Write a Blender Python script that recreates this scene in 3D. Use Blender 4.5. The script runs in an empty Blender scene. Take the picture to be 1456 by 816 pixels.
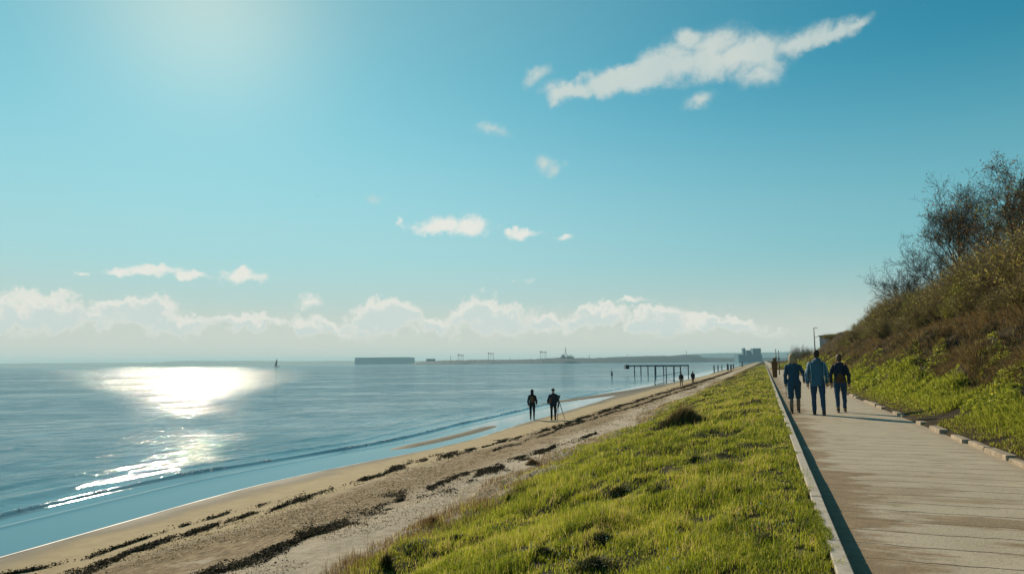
import bpy, math, random
import numpy as np
from mathutils import Vector, Matrix
R = math.radians
rng = np.random.default_rng(7)
random.seed(7)
scene = bpy.context.scene
COL = scene.collection

# ------------------------------------------------------------------ camera
CAMZ = 1.5
FPX = 970.0
yaw, pitch, roll = R(20.1), R(6.3), R(0.45)
F0 = Vector((-math.sin(yaw), math.cos(yaw), 0)); Z = Vector((0, 0, 1))
Fv = F0 * math.cos(pitch) + Z * math.sin(pitch)
R0 = Vector((math.cos(yaw), math.sin(yaw), 0)); U0 = R0.cross(Fv)
Rv = R0 * math.cos(roll) - U0 * math.sin(roll)
Uv = U0 * math.cos(roll) + R0 * math.sin(roll)
cam = bpy.data.cameras.new('camera'); camo = bpy.data.objects.new('camera', cam); COL.objects.link(camo)
camo.matrix_world = Matrix(((Rv.x, Uv.x, -Fv.x, 0), (Rv.y, Uv.y, -Fv.y, 0), (Rv.z, Uv.z, -Fv.z, CAMZ), (0, 0, 0, 1)))
cam.sensor_width = 36; cam.lens = 36 * FPX / 1456; cam.clip_start = 0.1; cam.clip_end = 20000
scene.camera = camo

def ray(px, py):
    return (Fv + Rv * ((px - 728) / FPX) + Uv * ((408 - py) / FPX)).normalized()
def at(px, py, z=0.0):
    r = ray(px, py); t = (z - CAMZ) / r.z
    return Vector((r.x * t, r.y * t, z))
def atd(px, py, d):
    r = ray(px, py); t = d / r.dot(F0)
    return Vector((r.x * t, r.y * t, CAMZ + r.z * t))
def azel(px, py):
    r = ray(px, py)
    return math.degrees(math.atan2(r.x, r.y)), math.degrees(math.asin(r.z))

# ------------------------------------------------------------------ light
SUN_EL, SUN_AZ = R(26.5), R(-45.4)          # azimuth measured from +Y towards +X
sd = Vector((math.sin(SUN_AZ) * math.cos(SUN_EL), math.cos(SUN_AZ) * math.cos(SUN_EL), math.sin(SUN_EL)))
sl = bpy.data.lights.new('sun', 'SUN'); sl.energy = 4.8; sl.angle = R(0.5); sl.color = (1.0, 0.84, 0.62)
so = bpy.data.objects.new('sun', sl); COL.objects.link(so)
so.rotation_euler = sd.to_track_quat('Z', 'Y').to_euler(); so.location = (0, 0, 50)

world = bpy.data.worlds.new('World'); scene.world = world; world.use_nodes = True
wn = world.node_tree.nodes; wl = world.node_tree.links
for n in list(wn): wn.remove(n)
def WN(t, **k):
    n = wn.new(t)
    for a, b in k.items(): setattr(n, a, b)
    return n
wout = WN('ShaderNodeOutputWorld'); bg = WN('ShaderNodeBackground'); bg.inputs['Strength'].default_value = 0.085
wl.new(bg.outputs[0], wout.inputs[0])
sky = WN('ShaderNodeTexSky', sky_type='NISHITA', sun_disc=False, sun_elevation=SUN_EL, sun_rotation=SUN_AZ)
sky.altitude = 0; sky.air_density = 1.0; sky.dust_density = 0.0; sky.ozone_density = 1.0
tc = WN('ShaderNodeTexCoord')
sep = WN('ShaderNodeSeparateXYZ'); wl.new(tc.outputs['Generated'], sep.inputs[0])
def wm(op, a, b=None, c=None, clamp=False):
    n = WN('ShaderNodeMath', operation=op); n.use_clamp = clamp
    for i, v in enumerate((a, b, c)):
        if v is None: continue
        if isinstance(v, (int, float)): n.inputs[i].default_value = v
        else: wl.new(v, n.inputs[i])
    return n.outputs[0]
def wmix(f, a, b, bt='MIX'):
    n = WN('ShaderNodeMix', data_type='RGBA', blend_type=bt)
    for s, v in ((n.inputs[0], f), (n.inputs[6], a), (n.inputs[7], b)):
        if isinstance(v, (int, float)): s.default_value = v
        elif isinstance(v, tuple): s.default_value = (*v, 1) if len(v) == 3 else v
        else: wl.new(v, s)
    return n.outputs[2]
def wsmooth(v, a, b):
    n = WN('ShaderNodeMapRange', interpolation_type='SMOOTHSTEP')
    wl.new(v, n.inputs[0]); n.inputs[1].default_value = a; n.inputs[2].default_value = b
    return n.outputs[0]
az = wm('DEGREES', wm('ARCTAN2', sep.outputs[0], sep.outputs[1]))
el = wm('DEGREES', wm('ARCSINE', sep.outputs[2]))
# colour of the clear air: the nishita sky graded towards teal
SKY_TINT = (0.14, .90, .86)
skyc = wmix(1.0, sky.outputs[0], SKY_TINT, 'MULTIPLY')
# bright aureole about the sun
dotn = WN('ShaderNodeVectorMath', operation='DOT_PRODUCT'); wl.new(tc.outputs['Generated'], dotn.inputs[0]); dotn.inputs[1].default_value = sd
gl = wm('POWER', wm('MAXIMUM', dotn.outputs['Value'], 0.0), 6.0)
gl2 = wm('POWER', wm('MAXIMUM', dotn.outputs['Value'], 0.0), 110.0)
skyc = wmix(1.0, skyc, wmix(gl, (0, 0, 0), (1.9, 2.0, 1.0)), 'ADD')
skyc = wmix(1.0, skyc, wmix(gl2, (0, 0, 0), (2.6, 1.6, .6)), 'ADD')
# pale milky band low over the horizon
lowf = wsmooth(el, 25.0, 3.0)
skyc = wmix(wm('MULTIPLY', lowf, 0.86), skyc, wmix(wsmooth(az, -30.0, 25.0), (4.6, 6.2, 6.3), (2.6, 5.0, 5.4)))
skyc = wmix(wm('MULTIPLY', wsmooth(el, 9.0, 1.0), 0.85), skyc, (5.9, 6.25, 5.5))
# clouds, laid out by azimuth and elevation
n1 = WN('ShaderNodeTexNoise'); n1.inputs['Scale'].default_value = 14; n1.inputs['Detail'].default_value = 6; n1.inputs['Roughness'].default_value = 0.6
wl.new(tc.outputs['Generated'], n1.inputs['Vector'])
n2 = WN('ShaderNodeTexNoise'); n2.inputs['Scale'].default_value = 42; n2.inputs['Detail'].default_value = 5; n2.inputs['Roughness'].default_value = 0.62
wl.new(tc.outputs['Generated'], n2.inputs['Vector'])
cmb = WN('ShaderNodeCombineXYZ'); wl.new(az, cmb.inputs[0]); wl.new(el, cmb.inputs[1])
def distort(amt1, amt2):
    v = cmb.outputs[0]
    for n, amt in ((n1, amt1), (n2, amt2)):
        s = WN('ShaderNodeVectorMath', operation='SUBTRACT'); wl.new(n.outputs['Color'], s.inputs[0]); s.inputs[1].default_value = (.5, .5, .5)
        m = WN('ShaderNodeVectorMath', operation='MULTIPLY'); wl.new(s.outputs[0], m.inputs[0]); m.inputs[1].default_value = (amt, amt * .6, 0)
        a = WN('ShaderNodeVectorMath', operation='ADD'); wl.new(v, a.inputs[0]); wl.new(m.outputs[0], a.inputs[1]); v = a.outputs[0]
    return v
def ellipses(lst, vec):
    acc = None
    for (px, py, rx, ry, rot, amp) in lst:
        a, e = azel(px, py)
        off = math.atan((px - 728) / FPX); k = 57.3 / FPX * math.cos(off)
        mp = WN('ShaderNodeMapping', vector_type='TEXTURE')
        mp.inputs['Location'].default_value = (a, e, 0); mp.inputs['Rotation'].default_value = (0, 0, R(rot))
        mp.inputs['Scale'].default_value = (rx * k * 1.25, ry * k * 1.25, 1)
        wl.new(vec, mp.inputs['Vector'])
        g = WN('ShaderNodeTexGradient', gradient_type='SPHERICAL'); wl.new(mp.outputs[0], g.inputs[0])
        o = g.outputs['Fac']
        if amp != 1: o = wm('MULTIPLY', o, amp)
        acc = o if acc is None else wm('MAXIMUM', acc, o)
    return acc
vd = distort(4.8, 1.3)
high = [(815,130,42,15,0,1),(862,120,42,20,5,1),(910,108,48,24,8,1),(962,88,60,34,5,1),(1010,80,70,36,3,1),(978,52,30,16,0,.8),
        (1068,76,60,30,0,.9),(1080,102,32,18,0,.6),(1125,62,58,19,10,.8),(1168,50,44,15,16,.8),(1202,36,26,10,22,.7),
        (994,146,32,13,5,.7),(765,112,25,11,15,.5),(776,232,26,17,0,.62),(705,188,26,9,0,.35),(540,280,24,8,0,.3)]
mid = [(628,322,44,17,0,.9),(672,320,42,19,-4,1),(742,335,36,9,0,.75),(597,326,36,11,0,.45),(568,318,10,8,0,.7),(798,338,25,5,0,.4),
       (730,401,28,6,0,.45),(897,429,30,5,0,.8),(207,384,46,10,2,1),(272,391,30,7,0,.8),(343,394,40,10,2,1),(115,387,13,5,0,.7),(443,429,24,12,0,.75),
       (770,470,30,4,0,.3)]
dh = ellipses(high, vd)
vd2 = distort(3.4, 1.9)
dm = ellipses(mid, vd2)
nz = wm('SUBTRACT', n2.outputs['Fac'], 0.5)
n3 = WN('ShaderNodeTexNoise'); n3.inputs['Scale'].default_value = 24; n3.inputs['Detail'].default_value = 7; n3.inputs['Roughness'].default_value = 0.58; n3.inputs['Distortion'].default_value = .6
wl.new(tc.outputs['Generated'], n3.inputs['Vector'])
nz3 = wm('SUBTRACT', n3.outputs['Fac'], 0.5)
dh = wsmooth(wm('ADD', dh, wm('MULTIPLY', wm('MULTIPLY', nz3, 1.25), wsmooth(dh, 0.0, 0.3))), 0.0, 0.66)
dm = wsmooth(wm('ADD', dm, wm('MULTIPLY', wm('ADD', wm('MULTIPLY', nz, 1.0), wm('MULTIPLY', nz3, 1.3)), wsmooth(dm, 0.0, 0.3))), 0.08, 0.7)
vd3 = distort(7.5, 4.0)
bank = [(70,446,62,26,0,1),(18,452,45,18,0,.9),(130,460,60,12,0,.7),(200,447,58,22,0,1),(270,460,60,13,0,.8),(345,456,62,12,0,.8),(425,460,40,16,0,.9),
        (480,466,50,12,0,.7),(552,452,52,24,0,1),(615,464,45,15,0,.8),(690,452,62,26,0,1),(760,462,55,14,0,.8),(845,452,50,15,0,.9),(935,460,46,20,0,1),(1020,463,62,14,0,.85),(1085,474,50,8,0,.5)]
db0 = ellipses(bank, vd3)
shf = WN('ShaderNodeVectorMath', operation='ADD'); wl.new(vd3, shf.inputs[0]); shf.inputs[1].default_value = (-.15, .42, 0)
dbs = ellipses(bank, shf.outputs[0])
dbe = wm('ADD', db0, wm('MULTIPLY', wm('MULTIPLY', wm('ADD', nz, nz3), 0.6), wsmooth(db0, 0.0, 0.2)))
db = wsmooth(dbe, 0.06, 0.45)
core = wm('MULTIPLY', wsmooth(dbs, 0.22, 0.5), wsmooth(dbe, .2, .5))
# the stratus the cumulus heads melt into
under = wm('MULTIPLY', wsmooth(wm('ADD', el, wm('MULTIPLY', nz, 2.2)), 5.6, 1.2), 0.66)
cumc = wmix(wm('MULTIPLY', core, 0.7), (8.5, 8.3, 7.5), (5.6, 6.7, 6.6))
skyc = wmix(under, skyc, (7.0, 7.05, 6.15))
fb = wm('MULTIPLY', db, wsmooth(el, 1.2, 2.6))
skyc = wmix(wm('MULTIPLY', fb, 0.85), skyc, cumc)
skyc = wmix(wm('MULTIPLY', dm, 0.88), skyc, (8.7, 8.4, 7.6))
skyc = wmix(wm('MULTIPLY', dh, 0.85), skyc, wmix(n1.outputs['Fac'], (5.0, 6.2, 6.0), (7.6, 7.6, 6.8)))
wl.new(skyc, bg.inputs['Color'])

vs = scene.view_settings
vs.view_transform = 'Standard'; vs.look = 'None'; vs.exposure = 0.234; vs.gamma = 1; vs.use_curve_mapping = False
cy = scene.cycles
cy.max_bounces = 6; cy.diffuse_bounces = 2; cy.glossy_bounces = 2; cy.transmission_bounces = 3; cy.transparent_max_bounces = 8; cy.volume_bounces = 0
cy.sample_clamp_indirect = 4; cy.caustics_reflective = False; cy.caustics_refractive = False

# ------------------------------------------------------------------ helpers
def tag(o, label=None, cat=None, group=None, kind=None):
    if label: o['label'] = label
    if cat: o['category'] = cat
    if group: o['group'] = group
    if kind: o['kind'] = kind
    return o
def empty(name, loc, rz=0):
    o = bpy.data.objects.new(name, None); o.location = loc; o.rotation_euler = (0, 0, rz); COL.objects.link(o); return o
def copy_tree(o, parent=None):
    c = o.copy(); COL.objects.link(c)
    if parent: c.parent = parent
    for ch in [x for x in bpy.data.objects if x.parent == o]: copy_tree(ch, c)
    return c
def np_mesh(name, verts, faces, mat, parent=None, smooth=False, attr=None, loops=None, starts=None):
    me = bpy.data.meshes.new(name)
    verts = np.asarray(verts, dtype=np.float32)
    me.vertices.add(len(verts)); me.vertices.foreach_set('co', verts.ravel())
    if loops is None:
        faces = np.asarray(faces, dtype=np.int32); k = faces.shape[1]
        loops = faces.ravel(); starts = np.arange(len(faces), dtype=np.int32) * k
    me.loops.add(len(loops)); me.loops.foreach_set('vertex_index', np.asarray(loops, dtype=np.int32))
    me.polygons.add(len(starts)); me.polygons.foreach_set('loop_start', np.asarray(starts, dtype=np.int32))
    if smooth: me.polygons.foreach_set('use_smooth', np.ones(len(starts), dtype=bool))
    if attr is not None:
        a = me.attributes.new('rnd', 'FLOAT', 'POINT'); a.data.foreach_set('value', np.asarray(attr, dtype=np.float32))
    me.update(calc_edges=True)
    if mat: me.materials.append(mat)
    o = bpy.data.objects.new(name, me); COL.objects.link(o)
    if parent: o.parent = parent
    return o

class MB:
    def __init__(s): s.v = []; s.f = []
    def add(s, vs, fs):
        b = len(s.v); s.v += [tuple(v) for v in vs]; s.f += [tuple(i + b for i in f) for f in fs]; return s
    def box(s, c, size, rz=0, taper=1.0):
        x, y, z = [q / 2 for q in size]; cs, sn = math.cos(rz), math.sin(rz); vs = []
        for dz in (-z, z):
            t = taper if dz > 0 else 1
            for dx, dy in ((-x, -y), (x, -y), (x, y), (-x, y)):
                dx2, dy2 = dx * t, dy * t
                vs.append((c[0] + dx2 * cs - dy2 * sn, c[1] + dx2 * sn + dy2 * cs, c[2] + dz))
        return s.add(vs, [(0, 3, 2, 1), (4, 5, 6, 7), (0, 1, 5, 4), (1, 2, 6, 5), (2, 3, 7, 6), (3, 0, 4, 7)])
    def tube(s, pts, rad, n=8, cap=True):
        pts = [Vector(p) for p in pts]
        if not isinstance(rad, (list, tuple)): rad = [rad] * len(pts)
        vs = []
        for i, p in enumerate(pts):
            d = (pts[min(i + 1, len(pts) - 1)] - pts[max(i - 1, 0)]).normalized()
            a = Vector((1, 0, 0)) if abs(d.x) < .8 else Vector((0, 1, 0))
            u = d.cross(a).normalized(); w = d.cross(u)
            r = rad[i]; rx, ry = r if isinstance(r, (list, tuple)) else (r, r)
            for k in range(n):
                t = 2 * math.pi * k / n; vs.append(p + u * (math.cos(t) * rx) + w * (math.sin(t) * ry))
        fs = [(i * n + k, i * n + (k + 1) % n, (i + 1) * n + (k + 1) % n, (i + 1) * n + k) for i in range(len(pts) - 1) for k in range(n)]
        if cap: fs += [tuple(range(n - 1, -1, -1)), tuple((len(pts) - 1) * n + k for k in range(n))]
        return s.add(vs, fs)
    def rings(s, secs, n=20):                 # sections (x, y, z, rx, ry), horizontal ellipses
        vs = []
        for (x, y, z, rx, ry) in secs:
            for k in range(n):
                t = 2 * math.pi * k / n; vs.append((x + math.cos(t) * rx, y + math.sin(t) * ry, z))
        m = len(secs)
        fs = [(i * n + k, i * n + (k + 1) % n, (i + 1) * n + (k + 1) % n, (i + 1) * n + k) for i in range(m - 1) for k in range(n)]
        fs += [tuple(range(n - 1, -1, -1)), tuple((m - 1) * n + k for k in range(n))]
        return s.add(vs, fs)
    def ball(s, c, r, n=14, m=9):
        if not isinstance(r, (list, tuple)): r = (r, r, r)
        secs = []
        for i in range(1, m):
            t = math.pi * i / m; secs.append((c[0], c[1], c[2] - r[2] * math.cos(t), r[0] * math.sin(t), r[1] * math.sin(t)))
        return s.rings(secs, n)
    def build(s, name, mat, parent=None, smooth=False, remesh=None, bevel=None, relax=2):
        me = bpy.data.meshes.new(name); me.from_pydata(s.v, [], s.f); me.update()
        o = bpy.data.objects.new(name, me); COL.objects.link(o)
        if remesh or bevel:
            if remesh:
                md = o.modifiers.new('r', 'REMESH'); md.mode = 'VOXEL'; md.voxel_size = remesh; md.use_smooth_shade = True
                if relax: sm = o.modifiers.new('s', 'SMOOTH'); sm.iterations = relax; sm.factor = .5
            if bevel:
                md = o.modifiers.new('b', 'BEVEL'); md.width = bevel; md.segments = 2; md.limit_method = 'ANGLE'
            dg = bpy.context.evaluated_depsgraph_get(); dg.update()
            m2 = bpy.data.meshes.new_from_object(o.evaluated_get(dg)); o.modifiers.clear(); o.data = m2; bpy.data.meshes.remove(me)
            m2.name = name; me = m2
        if smooth or remesh: me.polygons.foreach_set('use_smooth', np.ones(len(me.polygons), dtype=bool))
        me.materials.clear(); me.materials.append(mat)
        if parent: o.parent = parent
        return o

def vnoise(x, y, seed=0):
    x = np.asarray(x, dtype=np.float64); y = np.asarray(y, dtype=np.float64)
    xi = np.floor(x).astype(np.int64); yi = np.floor(y).astype(np.int64); xf = x - xi; yf = y - yi
    u = xf * xf * (3 - 2 * xf); v = yf * yf * (3 - 2 * yf)
    def h(a, b):
        n = (a * 374761393 + b * 668265263 + seed * 974634777) & 0xffffffff
        n = ((n ^ (n >> 13)) * 1274126177) & 0xffffffff
        return ((n ^ (n >> 16)) & 0xffff) / 65535.0
    return (h(xi, yi) * (1 - u) + h(xi + 1, yi) * u) * (1 - v) + (h(xi, yi + 1) * (1 - u) + h(xi + 1, yi + 1) * u) * v
def fbm(x, y, seed=0, o=4):
    s = 0; a = .5
    for i in range(o): s = s + a * vnoise(x * 2 ** i + 17.3 * i, y * 2 ** i - 9.1 * i, seed + i); a *= .5
    return s / (1 - .5 ** o)
def sstep(x, a, b):
    t = np.clip((x - a) / (b - a), 0, 1); return t * t * (3 - 2 * t)

# ------------------------------------------------------------------ materials
class NT:
    def __init__(s, name):
        s.m = bpy.data.materials.new(name); s.m.use_nodes = True; s.n = s.m.node_tree.nodes; s.l = s.m.node_tree.links
        s.p = s.n['Principled BSDF']; s.out = s.n['Material Output']; s.tc = s.n.new('ShaderNodeTexCoord'); s.obj = s.tc.outputs['Object']
    def set(s, sock, v):
        if isinstance(v, tuple) and len(v) == 3 and sock.type == 'RGBA': v = (*v, 1)
        if isinstance(v, (int, float, tuple)): sock.default_value = v
        else: s.l.new(v, sock)
    def map(s, scale=(1, 1, 1), rot=(0, 0, 0), loc=(0, 0, 0), src=None):
        m = s.n.new('ShaderNodeMapping'); s.l.new(src or s.obj, m.inputs[0]); m.inputs['Scale'].default_value = scale; m.inputs['Rotation'].default_value = rot; m.inputs['Location'].default_value = loc; return m.outputs[0]
    def noise(s, scale, detail=4, rough=.55, vec=None, dist=0, col=False):
        n = s.n.new('ShaderNodeTexNoise'); n.inputs['Scale'].default_value = scale; n.inputs['Detail'].default_value = detail; n.inputs['Roughness'].default_value = rough; n.inputs['Distortion'].default_value = dist
        s.l.new(vec or s.obj, n.inputs['Vector']); return n.outputs['Color' if col else 'Fac']
    def ramp(s, f, stops, interp='LINEAR'):
        r = s.n.new('ShaderNodeValToRGB'); s.l.new(f, r.inputs[0]); cr = r.color_ramp; cr.interpolation = interp
        while len(cr.elements) < len(stops): cr.elements.new(.5)
        for e, (p, c) in zip(cr.elements, stops): e.position = p; e.color = (*c, 1) if len(c) == 3 else c
        return r.outputs[0]
    def math(s, op, a, b=0.0, clamp=False):
        n = s.n.new('ShaderNodeMath'); n.operation = op; n.use_clamp = clamp; s.set(n.inputs[0], a); s.set(n.inputs[1], b); return n.outputs[0]
    def mix(s, f, a, b, bt='MIX'):
        n = s.n.new('ShaderNodeMix'); n.data_type = 'RGBA'; n.blend_type = bt; s.set(n.inputs[0], f); s.set(n.inputs[6], a); s.set(n.inputs[7], b); return n.outputs[2]
    def mr(s, v, a, b, c=0.0, d=1.0):
        n = s.n.new('ShaderNodeMapRange'); n.interpolation_type = 'SMOOTHSTEP'; s.l.new(v, n.inputs[0])
        for i, q in enumerate((a, b, c, d)): n.inputs[i + 1].default_value = q
        return n.outputs[0]
    def bump(s, h, strength=.5, dist=.02, normal=None):
        b = s.n.new('ShaderNodeBump'); b.inputs['Strength'].default_value = strength; b.inputs['Distance'].default_value = dist; s.set(b.inputs['Height'], h)
        if normal: s.l.new(normal, b.inputs['Normal'])
        return b.outputs[0]
    def xyz(s):
        n = s.n.new('ShaderNodeSeparateXYZ'); s.l.new(s.obj, n.inputs[0]); return n.outputs
    def fin(s, col, rough=.8, normal=None, spec=.3):
        s.set(s.p.inputs['Base Color'], col); s.set(s.p.inputs['Roughness'], rough); s.p.inputs['Specular IOR Level'].default_value = spec
        if normal: s.l.new(normal, s.p.inputs['Normal'])
        return s.m
def plain(name, c, rough=.75, var=.25, scale=8, bump=.0, spec=.3):
    t = NT(name); f = t.noise(scale, 5, .6)
    lo = tuple(x * (1 - var) for x in c); hi = tuple(min(1, x * (1 + var)) for x in c)
    return t.fin(t.ramp(f, [(.3, lo), (.7, hi)]), rough, t.bump(f, .6, bump) if bump else None, spec)
def leafmat(name, stops, trans=.45, rough=.6):
    t = NT(name); a = t.n.new('ShaderNodeAttribute'); a.attribute_name = 'rnd'
    c = t.ramp(a.outputs['Fac'], stops)
    t.fin(c, rough, None, .25)
    tr = t.n.new('ShaderNodeBsdfTranslucent'); t.l.new(c, tr.inputs[0])
    mx = t.n.new('ShaderNodeMixShader'); mx.inputs[0].default_value = trans
    t.l.new(t.p.outputs[0], mx.inputs[1]); t.l.new(tr.outputs[0], mx.inputs[2]); t.l.new(mx.outputs[0], t.out.inputs[0]); return t.m

def mat_sand():
    t = NT('sand'); X, Y, _ = t.xyz()
    wob = t.math('MULTIPLY', t.math('SUBTRACT', t.noise(.35, 3), .5), 2.0)
    xs = t.math('ADD', X, wob)
    fine = t.noise(60, 4, .7); med = t.noise(6, 5, .6)
    dry = t.ramp(med, [(.3, (.36, .30, .22)), (.7, (.50, .43, .33))])
    damp = t.ramp(t.noise(3, 4), [(.3, (.34, .265, .15)), (.7, (.42, .335, .20))])
    wet = t.ramp(t.noise(2, 4), [(.3, (.14, .125, .095)), (.7, (.19, .165, .12))])
    st = t.noise(7, 6, .7, t.map((1.6, .7, 1)))
    peb = t.ramp(st, [(.34, (.07, .05, .028)), (.48, (.19, .13, .06)), (.58, (.30, .215, .12)), (.75, (.50, .42, .32))])
    c = t.mix(t.mr(xs, -9.9, -10.3), dry, damp)
    band = t.math('MULTIPLY', t.mr(xs, -10.4, -9.8), t.mr(xs, -7.0, -8.4))
    patch = t.mr(t.noise(1.1, 5, .65), .28, .44)
    c = t.mix(t.math('MULTIPLY', band, t.math('MULTIPLY', patch, .9)), c, peb)
    # scattered dark twigs and debris
    tw = t.noise(5, 3, .7, t.map((3.2, .8, 1), (0, 0, .35)), 1.2)
    c = t.mix(t.math('MULTIPLY', t.mr(tw, .66, .70), t.math('MULTIPLY', t.mr(xs, -10.5, -9.5), .75)), c, (.06, .045, .03))
    c = t.mix(t.math('MULTIPLY', t.mr(fine, .52, .66), .3), c, (.12, .09, .06))
    wetf = t.mr(xs, -12.1, -13.0)
    c = t.mix(wetf, c, wet)
    r = t.mr(xs, -12.2, -13.6, .95, .75)
    h = t.math('ADD', t.math('MULTIPLY', t.noise(9, 6, .7), t.mr(xs, -11.4, -9.5, .12, 1.0)), t.math('MULTIPLY', fine, .12))
    return t.fin(c, r, t.bump(h, .9, .05), .15)
def mat_path():
    t = NT('promenade_concrete'); X, Y, _ = t.xyz()
    base = t.ramp(t.noise(2.2, 6, .65), [(.3, (.36, .30, .215)), (.7, (.47, .405, .30))])
    base = t.mix(t.mr(t.noise(70, 3, .7), .5, .75), base, (.27, .235, .185))
    dis = t.noise(1.3, 4, .6, col=True)
    v = t.n.new('ShaderNodeVectorMath'); v.operation = 'MULTIPLY_ADD'; t.l.new(dis, v.inputs[0]); v.inputs[1].default_value = (.16, .22, 0); t.l.new(t.obj, v.inputs[2])
    b = t.n.new('ShaderNodeTexBrick'); t.l.new(v.outputs[0], b.inputs[0]); b.offset = .37; b.offset_frequency = 2; b.squash = 1
    b.inputs['Scale'].default_value = 1; b.inputs['Brick Width'].default_value = 40; b.inputs['Row Height'].default_value = .47
    b.inputs['Mortar Size'].default_value = .014; b.inputs['Mortar Smooth'].default_value = .3
    b.inputs['Color1'].default_value = (0, 0, 0, 1); b.inputs['Color2'].default_value = (1, 1, 1, 1); b.inputs['Mortar'].default_value = (.5, .5, .5, 1)
    base = t.mix(.22, base, t.ramp(b.outputs['Color'], [(0, (.34, .29, .205)), (1, (.50, .43, .32))]))
    worn = t.mr(t.noise(2.0, 5, .75, t.map((.8, 1.6, 1))), .30, .46)
    jf = t.math('MULTIPLY', b.outputs['Fac'], worn)
    c = t.mix(t.math('MULTIPLY', jf, .95), base, (.10, .075, .05))
    # long dark cracks across
    ck = t.noise(1, 4, .6, t.map((1.5, 5.5, 1), (0, 0, .03)), .3)
    ckm = t.math('MULTIPLY', t.mr(ck, .61, .67), .6)
    c = t.mix(ckm, c, (.19, .145, .10))
    # brown silt along the left kerb and in drifts
    w = t.math('MULTIPLY', t.math('SUBTRACT', t.noise(.8, 5, .65, t.map((.7, 1.5, 1))), .5), 3.0)
    xm = t.math('ADD', X, w)
    mud = t.math('MAXIMUM', t.mr(xm, 1.15, .85), t.math('MULTIPLY', t.mr(t.noise(.9, 5, .6, t.map((.55, 1.7, 1))), .49, .57), t.mr(Y, 12.0, 6.5)))
    mudc = t.ramp(t.noise(5, 5), [(.3, (.15, .095, .045)), (.7, (.25, .165, .08))])
    c = t.mix(t.math('MULTIPLY', mud, .82), c, mudc)
    sd_ = t.mr(t.math('ADD', X, t.math('MULTIPLY', w, .18)), 3.0, 3.22)
    c = t.mix(t.math('MULTIPLY', sd_, .7), c, (.34, .265, .18))
    h = t.math('SUBTRACT', t.noise(25, 5, .7), t.math('ADD', t.math('MULTIPLY', jf, 1.2), ckm))
    return t.fin(c, .8, t.bump(h, .7, .012), .35)
WA, WB, WR = .155, .055, .07
def mat_water():
    t = NT('sea_water'); X, Y, _ = t.xyz()
    g = t.n.new('ShaderNodeNewGeometry')
    cd = t.n.new('ShaderNodeCameraData')
    dep = t.mr(X, -13.0, -45.0)
    patch = t.noise(.012, 4, .6, t.map((1, .35, 1), (0, 0, -.35)))
    deep = t.ramp(patch, [(.35, (.012, .115, .185)), (.65, (.028, .165, .24))])
    c = t.mix(dep, (.09, .23, .30), deep)
    wv = t.map((1.0, .45, 1), src=t.map((1, 1, 1), (0, 0, R(-125))))
    a = t.noise(1.6, 5, .62, wv, .4); b_ = t.noise(7.5, 4, .62, wv, .3); big = t.noise(.13, 4, .6, t.map((1, .3, 1), (0, 0, -.3)))
    calm = t.mr(X, -14.8, -19.0)
    far = t.mr(X, -18.0, -150.0, .20, .95)
    gust = t.noise(.055, 8, .78, t.map((1.0, .5, 1), src=t.map((1, 1, 1), (0, 0, R(-115)))))
    far = t.math('MULTIPLY', far, t.mr(gust, .40, .60, .36, 1.35))
    hb = t.math('ADD', t.math('MULTIPLY', a, WA), t.math('MULTIPLY', b_, WB))
    hb = t.math('MULTIPLY', hb, far)
    hb = t.math('ADD', hb, t.math('MULTIPLY', big, .25))
    gl_ = t.noise(15, 2, .5, wv); gm = t.mr(t.noise(.75, 3, .6, wv), .56, .68)
    hb = t.math('ADD', hb, t.math('MULTIPLY', t.math('MULTIPLY', gl_, gm), .030))
    hb = t.math('MULTIPLY', hb, calm)
    nrm = t.bump(hb, 1.0, 1.0)
    t.fin(c, t.mr(X, -15, -80, .04, WR), nrm, .27)
    t.p.inputs['IOR'].default_value = 1.333
    # wind-roughened water sends back less mirror light and shows its body; dark ripple streaks paint wave shade
    df = t.n.new('ShaderNodeBsdfDiffuse'); t.l.new(c, df.inputs[0])
    st = t.noise(.9, 4, .6, wv)
    k = t.math('ADD', t.mr(gust, .35, .65, .10, .36), t.mr(st, .40, .62, .0, .22))
    mx = t.n.new('ShaderNodeMixShader'); t.l.new(t.math('MULTIPLY', k, t.mr(X, -15.5, -20.0)), mx.inputs[0])
    t.l.new(t.p.outputs[0], mx.inputs[1]); t.l.new(df.outputs[0], mx.inputs[2]); t.l.new(mx.outputs[0], t.out.inputs[0])
    return t.m
def mat_soil(name, stops, sc=3.0, bump=.05):
    t = NT(name); f = t.noise(sc, 6, .68); return t.fin(t.ramp(f, stops), .95, t.bump(t.noise(sc * 4, 5, .7), .9, bump), .1)

M = {}
M['sand'] = mat_sand(); M['path'] = mat_path(); M['water'] = mat_water()
def mat_turf():
    t = NT('turf_soil'); X, Y, _ = t.xyz()
    soil = t.ramp(t.noise(3, 6, .68), [(.3, (.012, .012, .006)), (.6, (.035, .032, .012)), (.8, (.10, .07, .035))])
    sand = t.ramp(t.noise(5, 6, .7), [(.3, (.17, .13, .08)), (.5, (.33, .27, .19)), (.7, (.48, .41, .32))])
    xs = t.math('ADD', X, t.math('MULTIPLY', t.math('SUBTRACT', t.noise(.9, 5, .65), .5), 2.6))
    return t.fin(t.mix(t.mr(xs, -4.3, -5.0), soil, sand), .95, t.bump(t.noise(12, 5, .7), .9, .05), .1)
M['turf'] = mat_turf(); M['turf_deep'] = mat_soil('deep_soil', [(.3, (.010, .010, .006)), (.6, (.03, .028, .012)), (.8, (.10, .07, .035))])
M['slope'] = mat_soil('slope_soil', [(.3, (.02, .018, .01)), (.55, (.05, .038, .02)), (.8, (.10, .07, .035))], 2.0, .1)
M['kerb'] = plain('kerb_concrete', (.40, .36, .30), .85, .22, 9, .006)
M['oldkerb'] = plain('weathered_kerb', (.29, .235, .17), .9, .35, 5, .02)
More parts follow.
